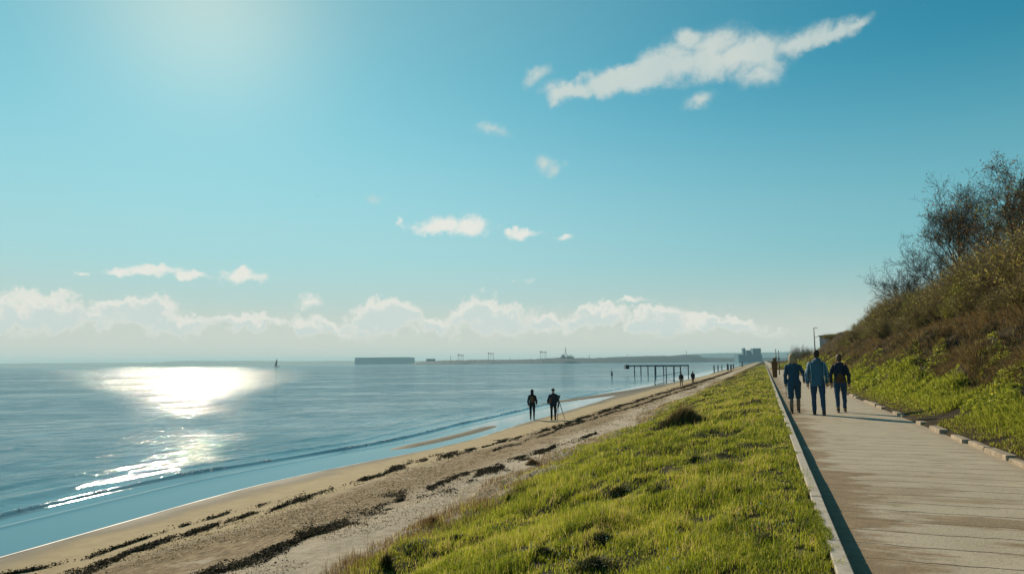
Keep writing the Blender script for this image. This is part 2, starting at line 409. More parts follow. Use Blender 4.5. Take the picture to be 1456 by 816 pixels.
GRASS = [(0, (.08, .115, .014)), (.3, (.21, .255, .02)), (.7, (.39, .41, .03)), (.9, (.56, .54, .10)), (1, (.58, .42, .18))]
M['grass'] = leafmat('grass_blade', GRASS, .5)
M['dry'] = leafmat('dry_grass', [(0, (.09, .055, .025)), (.4, (.19, .115, .05)), (.75, (.29, .19, .08)), (1, (.42, .33, .17))], .35)
M['lush'] = leafmat('lush_grass', [(0, (.10, .13, .015)), (.5, (.28, .32, .025)), (1, (.50, .49, .08))], .5)
M['bracken'] = leafmat('bracken', [(0, (.06, .042, .022)), (.4, (.19, .12, .055)), (.68, (.32, .20, .085)), (.85, (.18, .19, .035)), (1, (.45, .32, .16))], .3)
M['dark'] = leafmat('tussock_and_hollow_shade', [(0, (.010, .018, .012)), (.5, (.03, .045, .018)), (.7, (.10, .12, .02)), (1, (.24, .22, .05))], .12)  # dark tussocks, and the shade of hollows put into blade colour
M['weed'] = leafmat('seaweed', [(0, (.016, .014, .009)), (.6, (.05, .038, .02)), (.85, (.11, .075, .03)), (1, (.22, .16, .08))], .1, .85)
M['bark'] = plain('bark', (.085, .068, .05), .9, .3, 20)
M['bushleaf'] = leafmat('bush_leaf', [(0, (.10, .09, .03)), (.35, (.24, .20, .05)), (.6, (.38, .26, .08)), (.85, (.38, .38, .07)), (1, (.55, .48, .12))], .35)
M['greenleaf'] = leafmat('green_leaf', [(0, (.14, .17, .02)), (.6, (.36, .36, .04)), (1, (.55, .50, .08))], .45)
M['rustleaf'] = leafmat('rust_leaf', [(0, (.10, .05, .015)), (.5, (.20, .10, .025)), (1, (.24, .17, .04))], .4)
M['stem'] = leafmat('thin_stem', [(0, (.07, .055, .03)), (.6, (.22, .16, .075)), (1, (.40, .30, .15))], .15)
M['white'] = plain('white_petal', (.8, .78, .72), .7, .05)
M['foam'] = plain('foam', (.8, .8, .78), .6, .08, 30)  # foam line, and the painted sparkle flecks on the breaker

# ------------------------------------------------------------------ land forms
def wig(Y):
    Y = np.asarray(Y, dtype=np.float64)
    return .55 * np.sin(Y * .23 + 1.1) * np.exp(-((Y - 15) / 22) ** 2) + .5 * np.sin(Y * .045 + .4) + 1.1 * (fbm(Y * .05, Y * 0 + 3.3, 5, 3) - .5)
BX = [-60, -40, -25, -20, -17, -15, -13.5, -12, -10.5, -9, -7, -5.5, -3]
BZ = [-4, -3, -2.25, -2.08, -1.99, -1.945, -1.90, -1.83, -1.74, -1.62, -1.45, -1.38, -1.42]
def beach_z(X, Y, fine=True):
    w = wig(Y) * sstep(X, -6, -11)
    z = np.interp(X - w, BX, BZ)
    # two low sand bars
    z = z + .125 * np.exp(-((X - w + 14.75 - (Y - 29) * .02) / .30) ** 2) * sstep(np.abs(Y - 29.5), 6.5, 3.5)
    xc = np.interp(Y, [45, 56, 79, 100], [-18.3, -17.0, -14.6, -13.2])
    z = z + .16 * np.exp(-((X - xc) / .9) ** 2) * sstep(np.abs(Y - 76), 30, 18)
    if fine:
        k = sstep(X, -11.5, -9.5)
        z = z + k * (.10 * (fbm(X * 1.3, Y * .7, 11, 4) - .5) + .10 * (fbm(X * .35, Y * .2, 12, 3) - .5))
    return z
def toe(Y): return -5.75 + 1.1 * (fbm(Y * .22, Y * 0, 21, 3) - .5) * 1.6
def bank_z(X, Y):
    tx = toe(Y)
    u = np.clip((.41 - X) / (.41 - tx), 0, 1.25)
    z = .075 - 1.45 * (u ** 1.45)
    k = sstep(X, .45, -.6)
    amp = .24 * k
    z = z + amp * (fbm(X * .9, Y * .6, 31, 4) - .5) * 1.6 + .30 * k * (fbm(X * .33, Y * .2, 33, 2) - .5)
    z = z + .10 * k * (vnoise(X * 2.2, Y * 1.5, 35) - .5) + .07 * k * (vnoise(X * 4.5, Y * 3.4, 36) - .5)
    return z
RX = [3.0, 3.42, 4.0, 4.6, 5.2, 6, 7.5, 9, 11, 13, 20, 60, 700]
RZ = [-.25, .07, .20, .42, .80, 1.25, 2.05, 3.05, 4.35, 5.2, 6.0, 7, 14]
def hill_z(X, Y, fine=True):
    s = np.interp(Y, [0, 85, 120, 160, 220, 400, 1600], [1, 1, .82, .55, .28, .14, .10])
    z = np.interp(X, RX, RZ); z = z + 2.3 * np.exp(-((X - 11.5) / 3.0) ** 2 - ((Y - 122) / 11) ** 2); z = np.where(z > .2, .2 + (z - .2) * s, z)
    if fine:
        k = sstep(X, 3.8, 5.2)
        z = z + k * (1.15 * (fbm(X * .55, Y * .42, 41, 4) - .5) + .42 * np.exp(-((X - 7.2) / 1.6) ** 2) * np.sin(Y * 1.15 + 4 * fbm(X * .2, Y * .1, 44, 2) - X * .5) + .55 * (fbm(X * 1.5, Y * 1.2, 42, 3) - .5))
    return z
def axis(pieces):
    out = []
    for a, b, n in pieces: out += list(np.linspace(a, b, n, endpoint=False))
    out.append(pieces[-1][1]); return np.array(out)
def sheet(name, xs, ys, zf, mat, kind='structure'):
    XX, YY = np.meshgrid(xs, ys); ZZ = zf(XX, YY); v = np.stack([XX, YY, ZZ], -1).reshape(-1, 3)
    nx, ny = len(xs), len(ys); i = np.arange(nx - 1)[None, :] + nx * np.arange(ny - 1)[:, None]; i = i.ravel()
    f = np.stack([i, i + 1, i + 1 + nx, i + nx], -1)
    o = np_mesh(name, v, f, mat, smooth=True); tag(o, kind=kind); return o
YS = axis([(-12, 0, 12), (0, 40, 320), (40, 100, 150), (100, 300, 80), (300, 1500, 60)])
sheet('beach', axis([(-60, -20, 20), (-20, -11, 45), (-11, -4.0, 60)]), YS, beach_z, M['sand'])
sheet('grass_bank', axis([(-7.6, .41, 90)]), YS, lambda X, Y: bank_z(X, Y), M['turf'])
sheet('promenade', axis([(.50, 3.55, 14)]), YS, lambda X, Y: 0 * X + .006 * (fbm(X * .8, Y * .8, 51, 3) - .5), M['path'])
sheet('hillside', axis([(3.22, 9, 58), (9, 20, 40), (20, 700, 40)]), YS, lambda X, Y: np.where(X < 3.3, -.2, hill_z(X, Y)), M['slope'])
tag(np_mesh('seabed', [(-7000, -400, -5), (7000, -400, -5), (7000, 7000, -5), (-7000, 7000, -5)], [(0, 1, 2, 3)], M['sand']), kind='structure')
# left kerb: long concrete edging blocks, square to the path
kb = MB(); y = -3.0; 
while y < 420:
    L = 1.8 if y < 60 else 12
    kb.box((.445 + random.uniform(-.004, .004), y + L / 2, .015), (.105, L - .012, .20 + random.uniform(-.003, .003)))
    y += L
tag(kb.build('kerb', M['kerb'], bevel=.008), kind='structure')
# right kerb: broken old stones, half buried
rk = MB(); y = 4.0
while y < 60:
    L = random.uniform(.5, 1.2)
    if random.random() > (.0 if y < 14 else .3):
        rk.box((3.37 + random.uniform(-.02, .02), y + L / 2, -.03 + random.uniform(-.03, .015)), (random.uniform(.13, .2), L - random.uniform(.006, .04), .22), random.uniform(-.05, .05), .88)
    y += L
tag(rk.build('broken_kerb', M['oldkerb'], bevel=.02), kind='structure')

# ------------------------------------------------------------------ water
def water_z(X, Y):
    w = wig(Y)
    near = sstep(X - w, -15.3, -19) * sstep(Y, 110, 60) * sstep(X, -46, -34)
    z = -1.9 + 0 * X
    rot = X * .95 + Y * .31; rt = -X * .31 + Y * .95
    z = z + near * (.115 * (fbm(rot * .9, rt * .16, 61, 4) - .5) + .025 * (fbm(rot * 3.1, rt * .7, 62, 3) - .5))
    for x0, a, wd in ((-16.8, .11, .20), (-18.3, .05, .3), (-20.4, .05, .35), (-15.75, .016, .10)):
        xr = x0 + .35 * (fbm(Y * .12, Y * 0 + x0, 63, 3) - .5) * 2
        m = .45 + .9 * fbm(Y * .25, Y * 0 - x0, 64, 3)
        z = z + a * m * np.exp(-((X - w - xr) / wd) ** 2) * sstep(Y, 140, 70)
    return z
WX = axis([(-7000, -600, 30), (-600, -100, 30), (-100, -46, 40), (-46, -26, 90), (-26, -13, 190), (-13, -9, 8)])
WY = axis([(-60, 0, 10), (0, 50, 420), (50, 110, 260), (110, 300, 60), (300, 7000, 50)])
wtr = sheet('water', WX, WY, water_z, M['water'])
# thin bright line of foam where the last of the water stops
ys = np.arange(4, 60, .12)
def edge_x(ys):
    out = []
    for yy in ys:
        xx = np.linspace(-14.6, -11, 240); zz = beach_z(xx, np.full_like(xx, yy)); k = np.argmax(zz > -1.897); out.append(xx[k])
    return np.array(out)
ex = -13.42 + wig(ys)
wd = .02 + .05 * fbm(ys * 1.1, ys * 0, 71, 3)
v = []; 
for xx, yy, ww in zip(ex, ys, wd): v += [(xx - ww, yy, -1.894), (xx, yy, -1.880), (xx + ww * .5, yy, -1.892)]
f = []
for i in range(len(ys) - 1): f += [(3 * i, 3 * i + 1, 3 * i + 4, 3 * i + 3), (3 * i + 1, 3 * i + 2, 3 * i + 5, 3 * i + 4)]
tag(np_mesh('foam', v, f, M['foam'], smooth=True), 'thin white line of foam along the edge of the still shallow water', 'foam', kind='stuff')

# ------------------------------------------------------------------ blades
def blades(name, P, h, w, mat, lean=.5, leandir=None, rnd=None, parent=None, sag=.25, seed=0):
    r = np.random.default_rng(seed + 100); n = len(P); P = np.asarray(P)
    h = np.broadcast_to(h, n); w = np.broadcast_to(w, n)
    a = r.uniform(0, 2 * np.pi, n); sx, sy = np.cos(a) * w / 2, np.sin(a) * w / 2
    ld = r.uniform(0, 2 * np.pi, n) if leandir is None else leandir + r.normal(0, .7, n)
    lm = np.abs(r.normal(lean, lean * .5, n))
    dx, dy = np.cos(ld) * lm * h, np.sin(ld) * lm * h
    z1 = h * .55; z2 = h * np.sqrt(np.clip(1 - (lm * .8) ** 2, .1, 1)) * (1 - sag * .3)
    V = np.zeros((n, 5, 3), dtype=np.float32)
    V[:, 0] = P + np.stack([-sx, -sy, 0 * h - .01], -1); V[:, 1] = P + np.stack([sx, sy, 0 * h - .01], -1)
    V[:, 2] = P + np.stack([sx * .7 + dx * .35, sy * .7 + dy * .35, z1], -1); V[:, 3] = P + np.stack([-sx * .7 + dx * .35, -sy * .7 + dy * .35, z1], -1)
    V[:, 4] = P + np.stack([dx, dy, z2], -1)
    b = np.arange(n, dtype=np.int32)[:, None] * 5
    loops = (b + np.array([0, 1, 2, 3, 3, 2, 4], dtype=np.int32)).ravel()
    starts = (np.arange(n, dtype=np.int32)[:, None] * 7 + np.array([0, 4], dtype=np.int32)).ravel()
    if rnd is None: rnd = r.uniform(0, 1, n)
    o = np_mesh(name, V.reshape(-1, 3), None, mat, parent, attr=np.repeat(rnd, 5), loops=loops, starts=starts)
    return tag(o, kind='stuff') if parent else o
def sample_Y(n, y0, y1, p=2.0):                      # density falls with distance
    u = rng.uniform(0, 1, n)
    a, b = (y0 + 2) ** (1 - p), (y1 + 2) ** (1 - p)
    return (a + u * (b - a)) ** (1 / (1 - p)) - 2
def blade_w(d): return np.clip(.0028 + .00048 * d, .003, .05)
N = 620000
Y = sample_Y(N, 1.2, 260, 1.9); X = rng.uniform(-6.4, .45, N)
d = np.hypot(X, Y); ang = np.degrees(np.arctan2(X, Y))
tx = toe(Y)
edge = sstep((X - tx), 1.5, -.2)
keep = (ang > -62) & (ang < 22) & (rng.uniform(0, 1, N) > edge * .75) & (X > tx - .35) & (d > 1.6)
clump = fbm(X * 1.6, Y * 1.2, 81, 4); holes = fbm(X * 1.15, Y * .9, 82, 3)
bare = fbm(X * 2.6, Y * 2.0, 83, 3)
keep &= (fbm(X * 5.2, Y * 4.0, 89, 3) + .5 * (bare - .5) > .28) & (rng.uniform(0, 1, N) < .25 + 1.4 * clump) & ~((X > .36) & (fbm(X * 5, Y * 5, 86, 2) < .55))
X, Y, d, clump, edge, holes = [q[keep] for q in (X, Y, d, clump, edge, holes)]
Zb = bank_z(X, Y)
h = (.028 + .17 * np.clip(clump - .25, 0, 1)) * (1 + .6 * rng.uniform(-.5, 1, len(X))) * (1 + .35 * edge) * np.clip(.6 + sstep(X, .44, -.8) * .5, .5, 1.2)
mask_low = fbm(X * .8, Y * .3, 84, 3)
rndv = np.clip(rng.normal(.50, .24, len(X)) + .9 * (fbm(X * 3.1, Y * 2.2, 88, 2) - .5) + .5 * (fbm(X * .7, Y * .35, 85, 3) - .5), 0, 1)
isdry = rng.uniform(0, 1, len(X)) < np.clip(edge * .95 + .03 + .8 * sstep(Y, 25, 110) * sstep(X, -1.2, -3.5) * .8, 0, .95)
g = ~isdry
tall = rng.uniform(0, 1, len(X)) < .035; h = np.where(tall, h * rng.uniform(1.5, 2.4, len(X)), h)
rndv = np.where(rng.uniform(0, 1, len(X)) < .07, rng.uniform(.9, 1.0, len(X)), rndv)
P = np.stack([X, Y, Zb], -1)
tag(blades('grass', P[g], h[g], blade_w(d[g]), M['grass'], .55, R(-60), rndv[g], seed=1), 'short bright green grass covering the bank beside the promenade', 'grass', kind='stuff')
tag(blades('dry_grass', P[isdry], h[isdry] * 1.25, blade_w(d[isdry]) * .8, M['dry'], .5, R(-50), seed=2), 'reddish brown dry grass fringing the foot of the bank by the sand', 'grass', kind='stuff')
# daisies and pale flecks
n = 260; Y = sample_Y(n, 3.5, 30, 1.7); X = rng.uniform(-4.2, .2, n); v = []; f = []
for x, y_ in zip(X, Y):
    z = float(bank_z(np.array(x), np.array(y_))) + random.uniform(.05, .09); b = len(v); r_ = random.uniform(.004, .010)
    for k in range(6): t = k * math.pi / 3; v.append((x + r_ * math.cos(t), y_ + r_ * math.sin(t) * .6, z + r_ * .7 * math.sin(t)))
    f.append(tuple(range(b, b + 6)))
tag(np_mesh('flower', v, f, M['white']), 'tiny white flowers scattered through the green grass', 'flowers', kind='stuff')

# grass hanging over the kerb
n = 26000; Y = sample_Y(n, 2.5, 120, 1.9); X = rng.uniform(.33, .45, n); k = fbm(X * 2, Y * 2.3, 87, 3) > .44 + (X - .34) * 2.6; X, Y = X[k], Y[k]; d = np.hypot(X, Y)
P = np.stack([X, Y, np.full(len(X), .10)], -1)
tag(blades('verge_grass', P, (.045 * rng.uniform(.4, 1.3, len(X))), blade_w(d), M['grass'], .7, R(120), seed=17), 'ragged green grass creeping over the pale kerb edge', 'grass', kind='stuff')
# white flecks paint the sun sparkle on the little breaker
n = 5200; Y = sample_Y(n, 6, 60, 1.7); k = fbm(Y * 1.3, Y * 0, 96, 3) > .42; Y = Y[k]; w0 = wig(Y)
xx = w0 - 16.8 + .35 * (fbm(Y * .12, Y * 0 - 16.8, 63, 3) - .5) * 2 + rng.normal(.08, .07, len(Y))
o_sparkle = (xx, Y, water_z(xx, Y) + .006)
# tussocks: things of their own
def tussock(px, py, z, wid, hgt, n, mat, label, seed, fringe=True, lean=.4):
    p = at(px, py, z); g = float(bank_z(np.array(p.x), np.array(p.y))); 
    for _ in range(4): p = at(px, py, g); g = float(bank_z(np.array(p.x), np.array(p.y)))
    o = empty('grass_tussock', (p.x, p.y, g)); tag(o, label, 'grass tussock')
    r = np.random.default_rng(seed); rr = np.abs(r.normal(0, .45, n)); aa = r.uniform(0, 6.283, n)
    lx = np.cos(aa) * rr * wid / 2; ly = np.sin(aa) * rr * wid / 2 * .8
    zz = bank_z(lx + p.x, ly + p.y) - g
    hh = hgt * np.exp(-(rr ** 2) * 1.2) * r.uniform(.5, 1.1, n)
    PP = np.stack([lx, ly, zz], -1); w = .004 + .0006 * p.length
    b1 = blades('blades', PP, hh, w, mat, lean, R(-35), seed=seed, parent=o)
    if fringe:
        m = n // 5; blades('dry_stems', PP[:m], hh[:m] * 1.35, w * .8, M['dry'], lean * .8, R(-35), seed=seed + 1, parent=o)
    return o
tussock(968, 606, -.5, 1.5, .62, 5200, M['dark'], 'large dark grass tussock with reddish tips near the crest of the bank', 1)
tussock(722, 718, -1.0, .22, .24, 420, M['grass'], 'small upright green tuft at the seaward edge of the grass', 2, lean=.25)
tussock(548, 806, -1.1, .24, .2, 420, M['dark'], 'dark grass tuft in the bottom foreground at the sand edge', 3)
tussock(755, 662, -1.2, .6, .22, 900, M['dry'], 'wide rusty brown tuft overhanging the pale sand', 4)
tussock(612, 746, -1.2, .5, .16, 700, M['dry'], 'low brown tuft on the sandy fringe left of the green tuft', 5)
tussock(1059, 531, -.3, 1.0, .28, 500, M['dark'], 'tiny dark tuft far along the crest of the bank', 6, False)
tussock(1041, 538, -.3, 1.4, .28, 500, M['dark'], 'dark tuft painting hollow shade on the far bank just nearer than the farthest one', 7, False)  # dark blades painted in for a shaded hole in the bank
tussock(1006, 563, -.3, .8, .22, 600, M['dark'], 'dark low tuft between the large tussock and the far small tufts', 8, False)
for i, (px, py, wv, hv, lab) in enumerate([(935, 696, .38, .13, 'dark tuft painting the shade of a hollow in the middle of the green bank'), (878, 706, .34, .10, 'dark tuft painting mound shade directly left of the hollow in mid bank'),
        (648, 770, .26, .10, 'dark flattened tuft low on the left foreground grass'), (842, 806, .45, .09, 'dark matted tuft at the bottom edge of the grass'), (855, 775, .3, .09, 'dark tuft just above the matted one at the bottom edge'),
        (985, 657, .3, .09, 'small dark tuft in the grass below the large tussock'), (1085, 770, .3, .06, 'dark thin tuft in the grass beside the kerb foreground'), (770, 790, .3, .08, 'dark tuft in the foreground grass left of the matted one'),
        (1045, 700, .26, .05, 'faint dark tuft on the grass nearer the kerb in mid bank')]):
    tussock(px, py, -.4, wv * 1.35, hv * 1.5, 620, M['dark'], lab, 20 + i, False, .55)  # dark blades put the shade of mounds and hollows into colour

# ------------------------------------------------------------------ seaweed wrack
def flakes(name, C, s, mat, seed, flat=.5, rnd=None, parent=None):
    r = np.random.default_rng(seed); n = len(C)
    a = r.normal(0, 1, (n, 3)); a[:, 2] *= flat; a /= np.linalg.norm(a, axis=1)[:, None]
    b = np.cross(a, r.normal(0, 1, (n, 3))); b /= np.linalg.norm(b, axis=1)[:, None]
    s = np.broadcast_to(s, n)[:, None]
    k = r.uniform(.35, .7, (n, 1))
    V = np.stack([C - a * s, C - b * s * k, C + a * s, C + b * s * k], 1)
    F = np.arange(n * 4).reshape(n, 4)
    return np_mesh(name, V.reshape(-1, 3), F, mat, parent, attr=np.repeat(r.uniform(0, 1, n) if rnd is None else rnd, 4)) if parent is None else tag(np_mesh(name, V.reshape(-1, 3), F, mat, parent, attr=np.repeat(r.uniform(0, 1, n), 4)), kind='stuff')
def wrack(name, pts, label, n, wid, seed, gap=.45):
    P = [at(*p) for p in pts]; xs = np.array([p.x for p in P]); ys_ = np.array([p.y for p in P])
    r = np.random.default_rng(seed); t = (ys_.min() + 2) * ((ys_.max() + 2) / (ys_.min() + 2)) ** r.uniform(0, 1, n) - 2
    o_ = np.argsort(ys_); cx = np.interp(t, ys_[o_], xs[o_]) + .5 * (fbm(t * .5, t * 0, seed, 3) - .5) + .15 * (fbm(t * 3, t * 0, seed + 1, 2) - .5)
    wv = wid * (.1 + 1.5 * np.clip(fbm(t * .9, t * 0 + 5, seed + 2, 3) - .3, 0, 1))
    lat = r.normal(0, .5, n) * wv
    x = cx + lat; pr = np.clip((fbm(x * 4.0 + t * .8, t * 1.1, seed + 3, 4) - gap + .06) * 6, .03, 1) * np.clip((fbm(t * .6 + x * .4, t * .2, seed + 9, 4) - .25) * 7, .12, 1)
    k = r.uniform(0, 1, len(x)) < pr; x, t, lat, wv = x[k], t[k], lat[k], wv[k]
    z = beach_z(x, t) + np.abs(r.normal(0, .03, len(x))) * np.exp(-(lat / (wv + .02)) ** 2)
    d_ = np.hypot(x, t)
    return tag(flakes(name, np.stack([x, t, z], -1), (.0065 + .0006 * d_) * r.uniform(.4, 1.8, len(x)), M['weed'], seed), label, 'seaweed', kind='stuff')
wrack('seaweed', [(100, 818, -1.68), (250, 762, -1.7), (400, 718, -1.7), (480, 690, -1.7), (590, 655, -1.7), (700, 629, -1.7), (800, 604, -1.7), (900, 572, -1.7), (1000, 543, -1.7), (1040, 528, -1.7)], 'upper dark line of seaweed running along the damp sand', 90000, .75, 1, .46)
wrack('seaweed', [(230, 830, -1.5), (330, 806, -1.5), (430, 765, -1.5), (490, 735, -1.5), (570, 713, -1.5), (660, 680, -1.48), (760, 646, -1.48), (850, 618, -1.48)], 'lower broken line of dark seaweed nearer the grass', 70000, .95, 2, .49)
wrack('seaweed', [(0, 812, -1.75), (120, 790, -1.75), (240, 750, -1.75), (330, 728, -1.75), (430, 700, -1.75)], 'thin brown trail of weed scattered over the smooth sand', 9000, .25, 3, .52)
wrack('seaweed', [(700, 640, -1.65), (800, 608, -1.68), (900, 580, -1.68), (990, 552, -1.68)], 'faint second weed line beside the pebbly sand far up the beach', 9000, .3, 5, .4)
tag(flakes('sparkle_flecks', np.stack(o_sparkle, -1), (.008 + .0006 * np.hypot(o_sparkle[0], o_sparkle[1])) * rng.uniform(.4, 1.3, len(o_sparkle[0])), M['foam'], 77, .15), 'white flecks painting sun sparkle along the crest of the small breaker', 'foam', kind='stuff')
# stones and grit in the pebbly band
n = 60000; Y = sample_Y(n, 5, 120, 1.8); X = rng.uniform(-10.6, -6.2, n); k = (fbm(X * .9, Y * .5, 91, 3) > .45); X, Y = X[k], Y[k]; d = np.hypot(X, Y)
C = np.stack([X, Y, beach_z(X, Y) + .004], -1)
tag(flakes('beach_litter', C, (.003 + .0006 * d) * rng.uniform(.4, 1.6, len(X)), M['bracken'], 9, .25), 'brown twigs and shell grit strewn across the middle of the beach', 'beach litter', kind='stuff')

# ------------------------------------------------------------------ hillside cover
def in_view(X, Y, lo=8, hi=62):
    a = np.degrees(np.arctan2(X, Y)); return (a > lo - 8) & (a < hi)
N = 330000
Y = sample_Y(N, 4, 230, 1.75); X = 3.45 + 4.2 * rng.beta(1.05, 1.3, N); k = in_view(X, Y)
X, Y = X[k], Y[k]; d = np.hypot(X, Y); cl = fbm(X * 1.2, Y * 1.0, 101, 4)
verge = sstep(X, 4.3, 3.6)
top = 5.15 + 1.5 * (fbm(X * .2, Y * .25, 102, 3) - .5)
k = (X < top) & (rng.uniform(0, 1, len(X)) < (.25 + 1.4 * cl)) & (fbm(X * .9, Y * .8, 103, 3) > .31)
X, Y, d, cl, verge = X[k], Y[k], d[k], cl[k], verge[k]
h = (.10 + .5 * np.clip(cl - .3, 0, 1)) * rng.uniform(.5, 1.2, len(X)) * (1 - .78 * verge)
P = np.stack([X, Y, hill_z(X, Y)], -1); dryk = rng.uniform(0, 1, len(X)) < .10 + .6 * verge
tag(blades('lush_grass', P[~dryk], h[~dryk], blade_w(d[~dryk]) * 1.5, M['lush'], .6, R(-110), seed=11), 'lush bright green undergrowth along the foot of the hillside', 'undergrowth', kind='stuff')
tag(blades('verge_grass', P[dryk], h[dryk] * .8, blade_w(d[dryk]), M['dry'], .6, seed=12), 'thin dry grass on the verge between the path and the green undergrowth', 'grass', kind='stuff')
# leafy herbs in the lush belt
N = 90000; Y = sample_Y(N, 6, 200, 1.7); X = rng.uniform(4.2, 6.6, N); cl = fbm(X * 1.3, Y * 1.1, 105, 3); k = (cl > .50) & in_view(X, Y); X, Y, cl = X[k], Y[k], cl[k]; d = np.hypot(X, Y)
C = np.stack([X, Y, hill_z(X, Y) + rng.uniform(.05, .35, len(X)) * (cl * 2 - .7)], -1)
tag(flakes('herb_leaves', C, (.012 + .0011 * d) * rng.uniform(.6, 1.4, len(X)), M['lush'], 13, .8), 'clumps of bright leafy herbs in the green undergrowth', 'undergrowth', kind='stuff')
# bracken and bramble slope
N = 260000; Y = sample_Y(N, 6, 260, 1.6); X = rng.uniform(4.6, 13, N); k = in_view(X, Y); X, Y = X[k], Y[k]; d = np.hypot(X, Y)
cl = fbm(X * .9, Y * .55, 111, 4); k = (rng.uniform(0, 1, len(X)) < .15 + 1.5 * cl) & (X > 4.7 + 1.2 * fbm(X * .4, Y * .3, 112, 2)) & (cl > .24)
X, Y, d, cl = X[k], Y[k], d[k], cl[k]; h = (.22 + .75 * np.clip(cl - .3, 0, 1)) * rng.uniform(.4, 1.15, len(X))
tag(blades('bracken', np.stack([X, Y, hill_z(X, Y)], -1), h, blade_w(d) * 1.1, M['bracken'], .85, R(215), seed=14), 'brown dead bracken and brambles matted over the middle of the hillside', 'bracken', kind='stuff')

# ------------------------------------------------------------------ trees and bushes
def prism(segs, name, mat, parent, sides=4, rnd=None):
    segs = np.array(segs)             # (n,8): p0 xyz r0 p1 xyz r1
    p0, r0, p1, r1 = segs[:, 0:3], segs[:, 3], segs[:, 4:7], segs[:, 7]; n = len(segs)
    d = p1 - p0; d /= np.linalg.norm(d, axis=1)[:, None] + 1e-9
    a = np.where(np.abs(d[:, :1]) < .8, np.array([[1., 0, 0]]), np.array([[0, 1., 0]])); u = np.cross(d, a); u /= np.linalg.norm(u, axis=1)[:, None]; w = np.cross(d, u)
    V = np.zeros((n, 2 * sides, 3))
    for k in range(sides):
        t = 2 * math.pi * k / sides; q = u * math.cos(t) + w * math.sin(t)
        V[:, k] = p0 + q * r0[:, None]; V[:, sides + k] = p1 + q * r1[:, None]
    F = [[k, (k + 1) % sides, sides + (k + 1) % sides, sides + k] for k in range(sides)]
    F = (np.arange(n)[:, None, None] * 2 * sides + np.array(F)[None]).reshape(-1, 4)
    rn = np.random.default_rng(3).uniform(0, 1, n)
    return np_mesh(name, V.reshape(-1, 3), F, mat, parent, smooth=True, attr=np.repeat(rn, 2 * sides))
def grow(rs, p, d, L, r, lvl, out, tips, maxl, lean, spread):
    nseg = 4 if lvl < 3 else 3; q = p.copy(); dd = d.copy(); rr = r
    for i in range(nseg):
        dd = dd + rs.normal(0, .07 + .02 * lvl, 3) + lean * .04; dd[2] += .06; dd /= np.linalg.norm(dd)
        q2 = q + dd * L / nseg; r2 = r * (1 - .55 * (i + 1) / nseg)
        out[0 if lvl <= 1 else 1].append((*q, rr, *q2, r2)); q = q2; rr = r2
        if lvl < maxl and (i > 0 or lvl > 0):
            for c in range(rs.integers(1, 3) if lvl < 2 else rs.integers(0, 3) + (rs.uniform() < .12)):
                s = rs.normal(0, 1, 3); s -= dd * s.dot(dd); s /= np.linalg.norm(s)
                nd = dd * (1 - spread * .35) + s * spread * rs.uniform(.6, 1.1); nd /= np.linalg.norm(nd)
                grow(rs, q, nd, L * rs.uniform(.5, .72), max(rr * .62, .006), lvl + 1, out, tips, maxl, lean, spread)
    if lvl >= maxl - 1: tips.append(q)
def tree(name, loc, H, label, seed, stems=3, maxl=4, leaf=None, leafn=0, lean=(0, 0, 0), spread=.75, twig=1.0, cat='tree', group=None):
    rs = np.random.default_rng(seed); o = empty(name, loc); tag(o, label, cat, group)
    out = ([], []); tips = []
    for s in range(stems):
        a = rs.uniform(0, 6.28); d = np.array([math.cos(a) * .35, math.sin(a) * .35, 1.]) + np.array(lean); d /= np.linalg.norm(d)
        grow(rs, np.array([math.cos(a) * .1, math.sin(a) * .1, -.3]), d, H * .42 * rs.uniform(.85, 1.1), H * .013 * rs.uniform(.8, 1.2), 0, out, tips, maxl, np.array(lean), spread)
    prism(out[0], 'trunk', M['bark'], o, 6)
    b = np.array(out[1]); b[:, 3] = np.maximum(b[:, 3] * twig, .0055 * twig); b[:, 7] = np.maximum(b[:, 7] * twig, .004 * twig)
    cr = prism(b, 'crown', M['bark'], o, 3)
    T = np.array(tips)
    if leafn:
        k = rs.integers(0, len(T), leafn); C = T[k] + rs.normal(0, .12, (leafn, 3))
        cl = vnoise(C[:, 0] * 1.3 + C[:, 1], C[:, 2] * 1.3, seed) > .45; C = C[cl]
        flakes('leaves', C, .055 * rs.uniform(.5, 1.3, len(C)), M[leaf], seed, 1, parent=cr)
    return o
def hz(x, y): return float(hill_z(np.array(float(x)), np.array(float(y))))
def hpos(px, d, dz=0):
    p = atd(px, 500, d); return (p.x, p.y, hz(p.x, p.y) + dz)
tree('tree', hpos(1472, 36), 8.2, 'tallest tree at the right edge of the hilltop with sparse brown leaves', 5, 4, 5, 'rustleaf', 13000, (-.12, 0, 0), .7)
tree('tree', hpos(1400, 42), 8.3, 'leafless tree fanning leftwards left of the tallest tree', 8, 5, 5, 'rustleaf', 5000, (-.28, -.05, 0), .7)
tree('tree', hpos(1350, 50), 7.6, 'slim bare tree with fine twigs between the fanning tree and the hill end', 11, 3, 5, None, 0, (-.15, 0, 0), .7)
tree('tree', hpos(1296, 60), 7.0, 'smallest bare tree leaning out at the left end of the hilltop', 14, 4, 4, None, 0, (-.12, 0, 0), .7, 1.2)
tree('tree', hpos(1500, 41), 8.5, 'tree partly cut by the right frame edge behind the tallest tree', 18, 3, 5, 'greenleaf', 12000, (-.1, 0, 0), .7)

